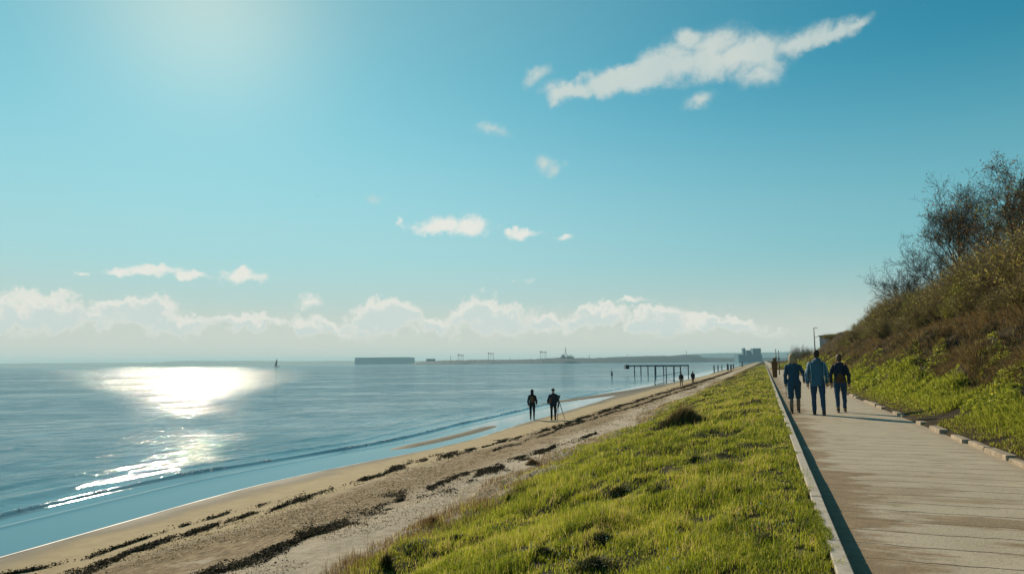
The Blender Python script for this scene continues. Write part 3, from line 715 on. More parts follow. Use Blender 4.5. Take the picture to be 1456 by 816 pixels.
def bush(rad, H, seed, leafm, nst, nlf, name='bush'):
    rs = np.random.default_rng(seed); o = empty(name, (0, 0, 0))
    a = rs.uniform(0, 6.28, nst); rr = np.sqrt(rs.uniform(0, 1, nst)) * rad * .55
    p0 = np.stack([np.cos(a) * rr, np.sin(a) * rr, np.full(nst, -.35)], -1)
    th = rs.uniform(0, 1, nst) ** .8 * 1.15; b = a + rs.normal(0, .5, nst)
    L = H * rs.uniform(.7, 1.05, nst) * (1 - .15 * th) * (.8 + .4 * vnoise(np.cos(b) * 2 + 5, np.sin(b) * 2 + 5, seed))
    d = np.stack([np.sin(th) * np.cos(b) * rad / H * 1.15, np.sin(th) * np.sin(b) * rad / H * 1.15, np.cos(th)], -1)
    pm = p0 + d * L[:, None] * .5 + rs.normal(0, .06, (nst, 3)); p1 = p0 + d * L[:, None] + rs.normal(0, .10, (nst, 3)) + np.array([0, 0, -.1])
    r0 = np.full((nst, 1), .011); S = [np.hstack([p0, r0, pm, r0 * .8]), np.hstack([pm, r0 * .8, p1, r0 * .35])]
    for q in range(4):
        t = rs.uniform(.2, .95, (nst, 1)); s = pm + (p1 - pm) * t; e = s + (p1 - pm) * .28 + rs.normal(0, .16, (nst, 3)); S.append(np.hstack([s, r0 * .55, e, r0 * .3]))
    st = tag(prism(np.vstack(S), 'stems', M['stem'], o, 3), kind='stuff')
    k = rs.integers(0, nst, nlf); t = rs.uniform(.35, 1.08, (nlf, 1)); C = pm[k] + (p1 - pm)[k] * (t * 2 - 1).clip(-.2, 1.1) + rs.normal(0, .13, (nlf, 3))
    C = C[vnoise(C[:, 0] * 1.5, C[:, 1] * 1.5 + C[:, 2] * 1.2, seed) > .32]
    flakes('leaves', C, .052 * rs.uniform(.5, 1.4, len(C)), M[leafm], seed, 1, parent=o)
    return o
protos = [bush(1.9, 2.9, 31, 'bushleaf', 900, 9000), bush(2.1, 2.5, 32, 'bushleaf', 900, 9500), bush(1.7, 2.3, 33, 'greenleaf', 800, 9000)]
used = [False] * 3
spots = []
rs = np.random.default_rng(44)
y = 14.0
while y < 96:
    for xx in (9.6, 11.3, 13.2):
        spots.append((xx + rs.uniform(-.5, .5), y + rs.uniform(-.6, .6), rs.uniform(.6, 1.05) if xx < 10.5 else rs.uniform(.72, 1.2), rs.integers(0, 8)))
    y += 2.3 + y * .018
nb = 0
for (x, yy, s, kk) in spots:
    i = 2 if kk == 0 or (yy > 55 and kk < 3) else (kk % 2)
    o = protos[i] if not used[i] else copy_tree(protos[i]); used[i] = True
    if x < 10.5: s *= .72
    if yy > 80: s *= .75
    o.location = (x, yy, hz(x, yy) - .05); o.scale = (s, s, s); o.rotation_euler = (0, 0, rs.uniform(0, 6.28)); nb += 1
    row = ('low front row', 'middle row', 'rear row')[0 if x < 10.5 else (1 if x < 12.3 else 2)]
    zone = 'at the right frame edge' if yy < 24 else ('below the tallest tree' if yy < 32 else ('below the fanning leafless tree' if yy < 42 else ('below the slim bare tree' if yy < 54 else ('below the smallest bare tree' if yy < 68 else 'at the far left end'))))
    tag(o, ('brown twiggy bush ' if i < 2 else 'olive green leafy bush ') + zone + ', ' + row + ' of thicket', 'bush', 'bushes in the hilltop thicket')
def lone_bush(px, d, rad, H, seed, mat, label):
    p = atd(px, 512, d); z = hz(p.x, p.y) if p.x > 3.3 else 0
    o = bush(rad, H, seed, mat, 500, 6000); o.location = (p.x, p.y, z); tag(o, label, 'bush'); return o
lone_bush(1141, 150, 2.5, 3.6, 51, 'rustleaf', 'rounded russet bush standing alone beyond the left walker')
lone_bush(1157, 172, 3.4, 2.8, 52, 'greenleaf', 'blue grey bush behind the lamp post right of the russet bush')
lone_bush(1113, 112, 1.6, .9, 53, 'greenleaf', 'low green bush beside the far end of the promenade')
lone_bush(1187, 110, 1.5, .7, 54, 'bushleaf', 'low dark bush on the slope under the flat roofed building')

# ------------------------------------------------------------------ people
M['skin'] = plain('skin', (.45, .27, .19), .6, .1)
M['navy'] = plain('navy_cloth', (.020, .070, .12), .85, .35, 30, .004)
M['blue'] = plain('blue_shell', (.030, .115, .19), .6, .35, 24, .006)
M['bluerim'] = plain('pale_blue_rim', (.22, .42, .55), .6, .1)  # rim light on the middle jacket, put into colour
M['jean'] = plain('blue_denim', (.018, .06, .12), .9, .3, 40)
M['darknavy'] = plain('dark_jacket', (.012, .024, .045), .85, .3, 30, .004)
M['blackcloth'] = plain('black_cloth', (.012, .014, .018), .9, .3, 30)
M['brownpack'] = plain('brown_canvas', (.16, .075, .025), .85, .3, 20)
M['brownknit'] = plain('brown_knit', (.10, .06, .03), .95, .3, 60)
M['taupe'] = plain('taupe_leather', (.17, .14, .105), .6, .2, 20)
M['blond'] = plain('blond_hair', (.40, .28, .15), .6, .5, 45, .012)
M['brownhair'] = plain('brown_hair', (.10, .065, .04), .6, .3, 60, .01)
M['darkhair'] = plain('dark_hair', (.03, .022, .018), .6, .3, 60, .01)
M['shoe'] = plain('black_leather', (.02, .018, .016), .5, .2)
M['sock'] = plain('ochre_sock', (.38, .27, .08), .9, .2)
M['wood'] = plain('weathered_timber', (.16, .10, .055), .9, .35, 12, .01)
M['darkwood'] = plain('tarred_timber', (.03, .028, .026), .9, .3, 12, .01)
M['steel'] = plain('grey_steel', (.20, .21, .22), .5, .15)
M['darksteel'] = plain('dark_steel', (.03, .035, .04), .5, .2)

def crease(o, amp, fr=7.0, seed=0):
    me = o.data; n = len(me.vertices); co = np.empty(n * 3, dtype=np.float32); me.vertices.foreach_get('co', co); co = co.reshape(-1, 3)
    nn = np.empty(n * 3, dtype=np.float32); me.vertices.foreach_get('normal', nn); nn = nn.reshape(-1, 3)
    a = np.arctan2(co[:, 1], co[:, 0]); q = fbm(a * 2.2 + co[:, 2] * fr * .8 + 10, co[:, 2] * fr + a * 1.5 + 20, seed, 3) - .5
    q2 = np.abs(fbm(co[:, 0] * fr * 2.2 + co[:, 2] * fr + 40, co[:, 2] * fr * 1.3 - co[:, 0] * fr + 40, seed + 5, 2) - .5)
    co = co + nn * (q * amp * 1.8 - q2 * amp * 2.2 + amp * .75)[:, None]; me.vertices.foreach_set('co', co.astype(np.float32).ravel()); me.update(); return o
def lerp(a, b, t): return tuple(a[i] + (b[i] - a[i]) * t for i in range(3))
def figure(loc, rz, height, label, jacket, trouser, shoe, hair, hairstyle='short', legs=((.12, .10), (-.10, .06)), arms=((.10, .25), (-.08, .2)),
           hem=.83, knee_len=False, vox=.008, group=None, armout=.045, bulk=1.0, legmat=None, hood=False):
    k = height / 1.75; o = empty('person', loc, rz); o.scale = (k, k, k); tag(o, label, 'person', group)
    # joints: +Y is the way the person faces
    J = {}
    for s, (fa, ka) in zip((-1, 1), legs):
        hip = (s * .095, 0, .92); kn = (s * .10, .45 * math.sin(fa), .92 - .44 * math.cos(fa)); sh = fa - ka
        an = (s * .10, kn[1] + .40 * math.sin(sh), kn[2] - .40 * math.cos(sh)); J[s] = (hip, kn, an)
    low = min(J[-1][2][2], J[1][2][2]) - .085
    A = {}; ao = armout if isinstance(armout, tuple) else (armout, armout)
    for s, (fa, ea) in zip((-1, 1), arms):
        armout = ao[0 if s < 0 else 1]
        shd = (s * .168, 0, 1.385); el_ = (s * (.195 + armout), .28 * math.sin(fa), 1.385 - .275 * math.cos(fa))
        f2 = fa + ea; wr = (s * (.195 + armout * .95), el_[1] + .25 * math.sin(f2), el_[2] - .25 * math.cos(f2)); A[s] = (shd, el_, wr, f2)
    def body(b):
        b.rings([(0, 0, .86, .13, .09), (0, 0, .95, .155, .105), (0, 0, 1.08, .13, .09), (0, .005, 1.22, .15, .10), (0, 0, 1.34, .155, .10), (0, -.005, 1.41, .12, .08), (0, -.005, 1.48, .06, .06)])
        b.tube([(0, -.01, 1.42), (0, .01, 1.56)], [.056, .052], 12)
        b.ball((0, .015, 1.645), (.074, .094, .112)); b.ball((0, .03, 1.585), (.052, .066, .052))
        b.tube([(0, .10, 1.66), (0, .125, 1.615)], [.010, .016], 8)
        b.ball((-.076, 0, 1.64), (.012, .022, .032)); b.ball((.076, 0, 1.64), (.012, .022, .032)); b.ball((0, .098, 1.585), (.022, .012, .009))
        for s in (-1, 1):
            b.ball((s * .03, .098, 1.655), (.011, .008, .008))
            h_, kn, an = J[s]; b.tube([h_, lerp(h_, kn, .3), kn, lerp(kn, an, .35), an], [.074, .070, .046, .045, .032], 14)
            b.tube([(an[0], an[1] - .04, an[2] - .05), (an[0], an[1] + .15, an[2] - .062)], [.036, .028], 10)
            sh, e, w_, f2 = A[s]; b.ball(sh, .045); b.tube([sh, e, w_], [.048, .038, .026], 12)
            dr = Vector((0, math.sin(f2), -math.cos(f2))); sd_ = Vector((0, math.cos(f2), math.sin(f2))); inn = Vector((-s, 0, 0)); w_ = Vector(w_)
            b.tube([w_, w_ + dr * .09], [(.020, .036), (.020, .040)], 10)
            for q in range(4):
                st = w_ + dr * .085 + sd_ * (.027 - .018 * q); L = (.072, .080, .074, .058)[q]
                b.tube([st, st + dr * L * .5 + inn * .006, st + dr * L * .9 + inn * .028], [.0095, .009, .0075], 7)
            st = w_ + dr * .03 + sd_ * .032
            b.tube([st, st + dr * .035 + sd_ * .022, st + dr * .07 + sd_ * .022 + inn * .012], [.012, .011, .009], 7)
    b = MB(); body(b); skin = b.build('body', M['skin'], o, remesh=vox * .75 if vox < .01 else vox, relax=1)
    B = bulk * .93
    j = MB()
    j.rings([(0, -.005, hem, .175 * B, .125 * B), (0, -.005, hem + .06, .182 * B, .132 * B), (0, -.005, 1.02, .170 * B, .125 * B), (0, 0, 1.20, .182 * B, .132 * B), (0, 0, 1.33, .195 * B, .132 * B), (0, -.005, 1.39, .182 * B, .120 * B), (0, -.005, 1.435, .135 * B, .10 * B), (0, -.005, 1.475, .09, .082), (0, .0, 1.51, .07, .07)])
    for s in (-1, 1):
        sh, e, w_, f2 = A[s]
        j.ball((sh[0] * .96, 0, sh[2] - .01), .066 * B); j.tube([(sh[0], 0, sh[2]), lerp(sh, e, .5), e, lerp(e, w_, .5), lerp(e, w_, .97)], [.066 * B, .062 * B, .056 * B, .052 * B, .042], 14)
        j.tube([(e[0] - .0, e[1], e[2] + .03), (e[0], e[1], e[2] - .03)], [.063 * B, .063 * B], 14)
    if hood: j.ball((0, -.085, 1.46), (.10, .055, .065)); j.tube([(-.08, -.05, 1.49), (0, -.10, 1.50), (.08, -.05, 1.49)], .028, 10)
    jk = crease(j.build('jacket', M[jacket], o, remesh=vox, relax=1), .016, 7, len(label))
    t = MB()
    t.rings([(0, 0, .80, .16, .11), (0, 0, .92, .172, .118), (0, 0, 1.0, .155, .11)])
    for s in (-1, 1):
        h_, kn, an = J[s]
        if knee_len: t.tube([h_, lerp(h_, kn, .4), kn, lerp(kn, an, .12)], [.100, .094, .078, .076], 14)
        else: t.tube([h_, lerp(h_, kn, .35), kn, lerp(kn, an, .35), lerp(kn, an, .92)], [.092, .086, .060, .058, .044], 14)
    crease(t.build('trousers', M[trouser], o, remesh=vox, relax=1), .011, 9, len(label) + 3)
    if legmat:
        g = MB()
        for s in (-1, 1):
            h_, kn, an = J[s]; g.tube([lerp(kn, an, .03), lerp(kn, an, .4), lerp(kn, an, .98)], [.060, .058, .046], 12)
        g.build('leggings', M[legmat], o, smooth=True)
    for s in (-1, 1):
        an = J[s][2]; f_ = MB()
        f_.tube([(an[0], an[1], an[2] + .03), (an[0], an[1] + .0, an[2] - .05)], [.048, .046], 12)
        f_.rings([(an[0], an[1] + .05, an[2] - .085, .043, .135), (an[0], an[1] + .05, an[2] - .06, .045, .138), (an[0], an[1] + .035, an[2] - .03, .036, .10)], 14)
        f_.build('shoe', M[shoe], o, remesh=.008, relax=1)
    hm = MB()
    if hairstyle == 'hat': hm.ball((0, .0, 1.70), (.092, .105, .078)); hm.rings([(0, 0, 1.67, .094, .107), (0, 0, 1.69, .096, .109)]); nm = 'cap'
    elif hairstyle == 'hood': hm.ball((0, -.005, 1.655), (.098, .115, .128)); hm.rings([(0, -.02, 1.47, .085, .08), (0, -.02, 1.60, .088, .09)]); nm = 'hood'
    else:
        nm = 'hair'; hm.ball((0, -.014, 1.668), (.082, .096, .098)); hm.ball((0, -.05, 1.62), (.072, .062, .075))
        if hairstyle == 'long':
            hm.rings([(0, -.05, 1.455, .05, .03), (0, -.055, 1.50, .092, .05), (0, -.045, 1.57, .108, .068), (0, -.02, 1.65, .106, .094), (0, -.01, 1.72, .086, .085)], 18)
            for q in range(9): a = math.pi * (1 + q / 8); hm.tube([(.082 * math.cos(a), .07 * math.sin(a), 1.68), (.098 * math.cos(a) + .012 * (q % 2), .082 * math.sin(a) - .01, 1.55), (.088 * math.cos(a) - .01 * (q % 3), .085 * math.sin(a) - .02, 1.42 + .03 * (q % 3))], [.018, .016, .006], 8)
        if hairstyle == 'bun': hm.ball((0, -.095, 1.72), .042); hm.ball((0, -.02, 1.60), (.078, .07, .06))
    crease(hm.build(nm, M[hair], o, remesh=vox, relax=1), .012 if hairstyle == 'long' else .005, 16, 9)
    return o, A, J, low

def stand(px, py, z, h, rz, **kw):
    p = at(px, py, z); return p
# three walkers on the promenade, seen from behind (they face +Y, away)
lo = lambda legs: None
def place(fig, z):
    o, A, J, low = fig; o.location.z = z - low * o.scale[0]; return fig
wA = place(figure(at(1131, 587), 0, 1.70, 'blond walker in navy jacket and knee-length trousers, thin stick in the left hand', 'navy', 'navy', 'shoe', 'blond', 'long', ((-.20, .05), (.22, .03)), ((.05, .15), (-.25, 1.1)), hem=.88, bulk=.92, armout=(.03, .10), knee_len=True, legmat='taupe', group='walkers on the promenade'), 0)
wB = place(figure(at(1165, 590), R(2), 1.77, 'middle walker in blue shell jacket with pale blue piping and jeans', 'blue', 'jean', 'shoe', 'darkhair', 'short', ((.20, .04), (-.20, .10)), ((-.06, .12), (.12, .18)), hem=.80, group='walkers on the promenade', armout=.055, bulk=1.02, hood=True), 0)
wC = place(figure(at(1197, 586), R(-3), 1.66, 'rightmost walker in short dark jacket, blue jeans and black ankle boots', 'darknavy', 'jean', 'shoe', 'brownhair', 'bun', ((-.18, .15), (.20, .04)), ((.10, .35), (-.02, .3)), hem=.98, group='walkers on the promenade', armout=.055, bulk=.96), 0)
# pale edging paints rim light on sleeves and shoulders of the middle walker's jacket
o = wB[0]; jk = [c for c in o.children if c.name.startswith('jacket')][0]
pp = MB()
for s in (-1, 1):
    sh, e, w_, f2 = wB[1][s]
    pp.tube([(s * .09, -.092, 1.475), (s * .17, -.095, 1.43), (s * .225, -.078, 1.36), (e[0] + s * .012, e[1] - .072, e[2] + .04), (w_[0] + s * .01, w_[1] - .05, w_[2] + .06)], .009, 8)
    pp.tube([(s * .17, -.09, 1.40), (s * .165, -.135, 1.25), (s * .155, -.135, 1.05), (s * .17, -.13, .86)], .007, 8)
pi_ = pp.build('rim_edging', M['bluerim'], jk, smooth=True)
# rightmost walker: brown knitted hem below the jacket and a small waist pack, ochre socks
o = wC[0]; b = MB(); b.rings([(0, -.005, .90, .168, .122), (0, -.005, .94, .175, .128), (0, -.005, 1.03, .165, .122)], 20); b.build('jumper_hem', M['brownknit'], o, smooth=True)
b = MB(); b.rings([(0, -.135, 1.00, .075, .03), (0, -.145, 1.04, .095, .045), (0, -.145, 1.12, .085, .045), (0, -.135, 1.19, .045, .03)], 16); b.build('bag', M['brownknit'], o, remesh=.01)
for s in (-1, 1):
    b = MB(); kn, an = wC[2][s][1:]; b.tube([lerp(kn, an, .86), lerp(kn, an, 1.0)], [.049, .047], 12); b.build('sock', M['sock'], o, smooth=True)
# walking stick held by the blond walker
o = wA[0]; w_ = wA[1][-1][2]; k = o.scale[0]; p = Vector((o.location.x + w_[0] * k, o.location.y + (w_[1] + .03) * k, o.location.z + (w_[2] - .07) * k))
st = empty('walking_stick', p); tag(st, 'short thin grey stick hanging from the left hand of the blond walker', 'stick')
b = MB(); b.tube([(0, .0, .05), (0, .01, -.30)], [.010, .007], 8); b.build('shaft', M['steel'], st, smooth=True)
b = MB(); b.tube([(0, -.004, .03), (0, 0, .085)], [.015, .014], 8); b.build('grip', M['darksteel'], st, smooth=True)
# two people at the waterline
bp = lambda px, py, z: at(px, py, z)
def backpack(o, mat, c=(0, -.17, 1.20), r=(.125, .075, .20)):
    b = MB(); b.ball(c, r); b.ball((c[0], c[1] - .05, c[2] - .08), (r[0] * .7, .045, r[2] * .45)); b.tube([(-.08, -.12, 1.40), (-.10, -.02, 1.46), (-.10, .10, 1.38), (-.11, .11, 1.2)], .016, 6); b.tube([(.08, -.12, 1.40), (.10, -.02, 1.46), (.10, .10, 1.38), (.11, .11, 1.2)], .016, 6)
    return b.build('backpack', mat, o, remesh=.012)
f1 = place(figure(bp(757, 596, -1.86), R(15), 1.74, 'hooded person in dark clothes with brown backpack standing alone at the waterline', 'blackcloth', 'blackcloth', 'shoe', 'blackcloth', 'hood', ((.03, .0), (-.03, .0)), ((.15, .2), (.2, .5)), hem=.86, vox=.011, armout=.05), -1.87)
backpack(f1[0], M['brownpack'])
f2 = place(figure(bp(787, 597, -1.83), R(25), 1.80, 'bulky person in dark jacket and black cap beside the tripod on the shore', 'darknavy', 'blackcloth', 'shoe', 'blackcloth', 'hat', ((.05, .0), (-.03, .02)), ((.25, .5), (.3, .8)), hem=.84, vox=.011, armout=.07, bulk=1.28), -1.85)
b = MB(); b.ball((-.17, -.10, 1.10), (.08, .08, .16)); b.tube([(-.16, -.14, 1.22), (-.02, -.19, 1.38), (.12, -.10, 1.50)], .018, 6); b.build('shoulder_bag', M['brownpack'], f2[0], remesh=.012)
tp = bp(795, 598, -1.83); gz = float(beach_z(np.array(tp.x), np.array(tp.y)))
t = empty('tripod', (tp.x, tp.y, gz)); tag(t, 'camera tripod with splayed dark legs beside the bulky person', 'tripod')
for a in (30, 150, 270):
    b = MB(); b.tube([(0, 0, 1.12), (.36 * math.cos(R(a)), .36 * math.sin(R(a)), -.01)], [.024, .014], 8); b.build('leg', M['darksteel'], t)
b = MB(); b.tube([(0, 0, .75), (0, 0, 1.24)], .022, 8); b.build('centre_column', M['darksteel'], t)
b = MB(); b.box((0, 0, 1.275), (.12, .10, .07)); b.build('head', M['darksteel'], t, bevel=.01)
cm = empty('camera_body', (tp.x, tp.y, gz + 1.31)); tag(cm, 'small black camera mounted on top of the tripod', 'camera')
b = MB(); b.box((0, 0, .055), (.15, .09, .11)); b.build('housing', M['shoe'], cm, bevel=.012)
b = MB(); b.tube([(0, .04, .05), (0, .18, .05)], [.042, .046], 14); b.build('lens', M['darksteel'], cm)
# two people far up the beach
def ground_fig(px, py, z0, **k):
    p = at(px, py, z0)
    for _ in range(5):
        z0 = float(max(beach_z(np.array(p.x), np.array(p.y)), bank_z(np.array(p.x), np.array(p.y)) if p.x > -6.5 else -9, -1.9)); p = at(px, py, z0)
    return p, z0
p, z0 = ground_fig(969, 549, -1.5)
f = place(figure(p, R(10), 1.75, 'distant person in black top and pale trousers on the far beach', 'blackcloth', 'taupe', 'shoe', 'darkhair', 'short', ((.1, .0), (-.1, .0)), vox=.014, hem=.95), z0)
p, z0 = ground_fig(985.5, 545.5, -1.5)
f = place(figure(p, R(-10), 1.72, 'distant person in brown trousers close to the grass on the far beach', 'blackcloth', 'brownknit', 'shoe', 'darkhair', 'hat', ((.06, .0), (-.08, .0)), vox=.014, bulk=1.25, hem=.75), z0)

# ------------------------------------------------------------------ street furniture
b0 = atd(1159, 500, 118); o = empty('street_lamp', (b0.x, b0.y, hz(b0.x, b0.y) - .1)); tag(o, 'tall slim street lamp standing on the slope beyond the walkers', 'street lamp')
topz = atd(1159, 466, 118).z - (hz(b0.x, b0.y) - .1)
b = MB(); b.tube([(0, 0, 0), (0, 0, topz)], [.10, .06], 10); b.build('pole', M['brownknit'], o, smooth=True)
b = MB(); b.tube([(0, 0, topz), (.2, .05, topz + .04), (.35, .1, topz + .03)], .04, 8); b.build('arm', M['brownknit'], o, smooth=True)
b = MB(); b.box((.42, .12, topz + .01), (.42, .16, .10), .3); b.build('lamp_head', M['steel'], o, bevel=.02)
b0 = atd(1173.5, 500, 128); zt = atd(1173.5, 475, 128).z; g = hz(b0.x, b0.y)
o = empty('sign_frame', (b0.x, b0.y, g - .1)); tag(o, 'thin pale post with slender rails between the street lamp and the building', 'post')
b = MB(); b.tube([(0, 0, 0), (0, 0, zt - g)], .07, 8); b.build('post', M['steel'], o)
b = MB(); b.tube([(0, 0, zt - g - .05), (-1.7, -.6, zt - g - .5)], .035, 6); b.tube([(0, 0, zt - g - .5), (1.0, .4, zt - g - 1.5)], .03, 6); b.build('rail', M['steel'], o)
# flat roofed building on the shoulder of the hill
M['darkblue'] = plain('blue_cladding', (.012, .045, .075), .95, .15, 2)
M['glass'] = plain('window_glass', (.03, .05, .06), .1, .1, 1, spec=.6)
b0 = atd(1194, 483, 140); o = empty('building', (b0.x, b0.y, 0), yaw * 1.0); tag(o, 'low dark blue flat roofed building half hidden on the end of the hill', 'building')
zt = atd(1194, 476.5, 140).z
b = MB(); b.box((.6, 2.5, (zt + .5) / 2), (5.0, 5.0, zt - .5)); b.build('wall', M['darkblue'], o, bevel=.03)
b = MB(); b.box((.6, 2.5, zt + .09), (5.4, 5.4, .17)); rf = b.build('roof', M['darksteel'], o, bevel=.02)
for x in (.2, .7, 1.0, 1.4): MB().tube([(x, 1, zt + .1), (x, 1, zt + random.uniform(.45, .8))], .06, 8).build('vent', M['darksteel'], rf)
b = MB(); b.box((.6, -.03, zt - .12), (5.1, .06, .2)); b.build('fascia', M['darksteel'], o)
# broad timber post on the left edge of the promenade with two poles behind
p = at(1102, 536.5); o = empty('timber_post', p); tag(o, 'broad rust brown timber post standing on the left of the far promenade', 'post')
b = MB(); b.rings([(0, 0, -.02, .17, .14), (0, 0, .6, .22, .16), (0, 0, 1.36, .27, .17), (0, 0, 1.40, .25, .16)], 12); b.build('post', M['brownpack'], o, smooth=False)
b = MB(); b.rings([(.02, 0, 1.40, .17, .12), (.02, 0, 1.66, .15, .11), (.02, 0, 1.72, .09, .07)], 10); b.build('cap', M['wood'], o)
for i, (px, dd, hh) in enumerate(((1103.5, 66, 3.0), (1107.5, 72, 2.8))):
    p = atd(px, 512, dd); zt = atd(px, (496, 498)[i], dd).z
    o = MB().tube([(p.x, p.y, -.05), (p.x, p.y, zt)], [.05, .035], 8).tube([(p.x, p.y, zt * .62), (p.x, p.y, zt * .72)], [.075, .075], 8).build('marker_pole', M['darksteel'], smooth=True)
    tag(o, ('thin dark pole rising just behind the broad timber post', 'thin dark pole right of the broad timber post, slightly farther')[i], 'pole', 'marker poles behind the timber post')
# groyne posts
def beach_post(px, py, hpx, z0, w, label, name='wooden_post'):
    p, z0 = ground_fig(px, py, z0); d_ = p.dot(F0); h_ = hpx / FPX * d_
    b = MB(); b.tube([(p.x, p.y, z0 - .2), (p.x, p.y, z0 + h_ * .96), (p.x, p.y, z0 + h_)], [w, w * .9, w * .6], 8); o = b.build(name, M['darkwood'], smooth=False)
    return tag(o, label, 'post', 'weathered posts at the far end of the beach')
for px, py, hp, w, lab in ((1015.5, 527.5, 8.5, .20, 'leftmost dark groyne post on the far sand'), (1021, 527, 8, .20, 'second groyne post from the left on the far sand'), (1026.5, 526.5, 8, .17, 'third groyne post from the left on the far sand'),
                           (1035, 526.5, 9, .34, 'thick groyne post right of the gap in the row'), (1039.5, 526, 8, .30, 'leaning groyne post beside the thick one'), (1043, 524.5, 7, .25, 'rightmost groyne post against the grass'),
                           (1055.5, 521, 6.5, .33, 'short stump on the grass beyond the groyne posts'), (1066.5, 515.5, 4.5, .4, 'small dark stump on the farthest crest of the grass')):
    beach_post(px, py, hp, -1.5, w, lab)
# marker in the water
p = at(870, 533.5, -1.9); d_ = p.dot(F0); o = empty('marker_buoy', p); tag(o, 'small dark pole marker standing alone in the water left of the jetty', 'marker')
b = MB(); b.tube([(0, 0, -.3), (0, 0, .9)], [.24, .2], 10); b.build('float', M['darkwood'], o); b = MB(); b.tube([(0, 0, .8), (0, 0, 1.75)], .05, 6); b.build('mast', M['steel'], o)

# ------------------------------------------------------------------ jetty
M['jetty'] = plain('wet_dark_timber', (.035, .06, .075), .8, .25, 5)
q0, q1 = at(979, 530, -1.9), at(889, 529.3, -1.9)
jo = empty('jetty', (q0.x, q0.y, -1.9)); tag(jo, 'wooden jetty on tall dark piles standing in the shallow water', 'jetty')
def J3(px, py, d): p = atd(px, py, d); return Vector((p.x - q0.x, p.y - q0.y, p.z + 1.9))
dB = 170; dA = 128
zdk = 2.42
def deckpt(px, d): v = J3(px, 515, d); v.z = zdk; return v
L, Rr = deckpt(890, dB), deckpt(978, dB)
ax = (Rr - L); ln = ax.length; a = math.atan2(ax.y, ax.x); mid_ = (L + Rr) / 2
b = MB(); b.box((mid_.x, mid_.y, zdk), (ln, 2.2, .16), a); b.build('deck', M['jetty'], jo, bevel=.02)
b = MB(); off = Vector((-math.sin(a), math.cos(a), 0))
for s in (-1, 1): b.box((mid_.x + off.x * s * .95, mid_.y + off.y * s * .95, zdk - .22), (ln - .1, .12, .16), a)
b.build('beam', M['jetty'], jo)
for px in (901, 910, 920, 931, 942, 957, 966, 977):
    v = deckpt(px, dB); 
    b = MB(); v2 = v - off * .9; b.tube([(v2.x, v2.y, -.8), (v2.x, v2.y, zdk - .1)], [.13, .12], 8); b.build('pile', M['jetty'], jo, smooth=True)
for px, py in ((931, 540), (947, 539), (957.5, 536), (967, 535)):
    p = at(px, py, -1.9); pt = J3(px, 520, p.dot(F0)); b = MB(); b.tube([(pt.x, pt.y, -.6), (pt.x, pt.y, pt.z)], [.10, .09], 8); b.build('pile', M['jetty'], jo, smooth=True)
P1, P2 = at(931, 540, -1.9), at(967, 535, -1.9)
def JL(p, z): return (p.x - q0.x, p.y - q0.y, z)
b = MB(); z1 = J3(931, 520.5, P1.dot(F0)).z; z2 = J3(967, 520.5, P2.dot(F0)).z; b.tube([JL(P1, z1), JL(P2, z2)], .10, 6); b.tube([JL(P1, .55), JL(P2, .9)], .05, 6); b.build('brace', M['jetty'], jo)
v = deckpt(891, dB); b = MB(); b.box((v.x, v.y, zdk - .35), (.9, 2.4, 1.0), a); b.build('fender_box', M['jetty'], jo, bevel=.04)

# ------------------------------------------------------------------ sailboat
M['sail'] = plain('dark_sail', (.05, .065, .075), .8, .1)
d = 900; p = atd(393.5, 520, d); o = empty('sailboat', (p.x, p.y, -1.9), R(25)); tag(o, 'distant sailing boat with one tall dark sail on the bright water', 'sailboat')
b = MB(); n = 9
for i in range(n): pass
secs = [(-3.2, .5, .9), (-2, 1.1, .8), (0, 1.35, .75), (2, 1.0, .85), (3.6, .08, 1.15)]
vs_ = []
for x, w, h_ in secs: vs_ += [(x, -w, h_), (x, -w * .6, -.2), (x, w * .6, -.2), (x, w, h_)]
fs_ = [(4 * i + a_, 4 * i + a_ + 1, 4 * i + a_ + 5, 4 * i + a_ + 4) for i in range(4) for a_ in range(3)] + [(4 * i + 3, 4 * i, 4 * i + 4, 4 * i + 7) for i in range(4)] + [(0, 1, 2, 3), (19, 18, 17, 16)]
b.add(vs_, fs_); b.build('hull', M['darksteel'], o)
b = MB(); b.tube([(.4, 0, .7), (.4, 0, 11.4)], [.09, .05], 8); b.build('mast', M['darksteel'], o)
sv = []
for i in range(7):
    t_ = i / 6; z = 1.6 + 9.4 * t_; c_ = 3.4 * (1 - t_) ** .9
    for q in range(5): u = q / 4; sv.append((.3 - c_ * u, .35 * math.sin(math.pi * u) * (1 - t_), z))
b = MB(); fr = [(5 * i + q, 5 * i + q + 1, 5 * i + q + 6, 5 * i + q + 5) for i in range(6) for q in range(4)]; b.add(sv, fr); b.add([(x, y_ + .03, z) for x, y_, z in sv], [f_[::-1] for f_ in fr]); b.build('sail', M['sail'], o, smooth=True)
b = MB(); b.tube([(.3, 0, 1.5), (-3.2, 0, 1.5)], .07, 6); b.build('boom', M['darksteel'], o)

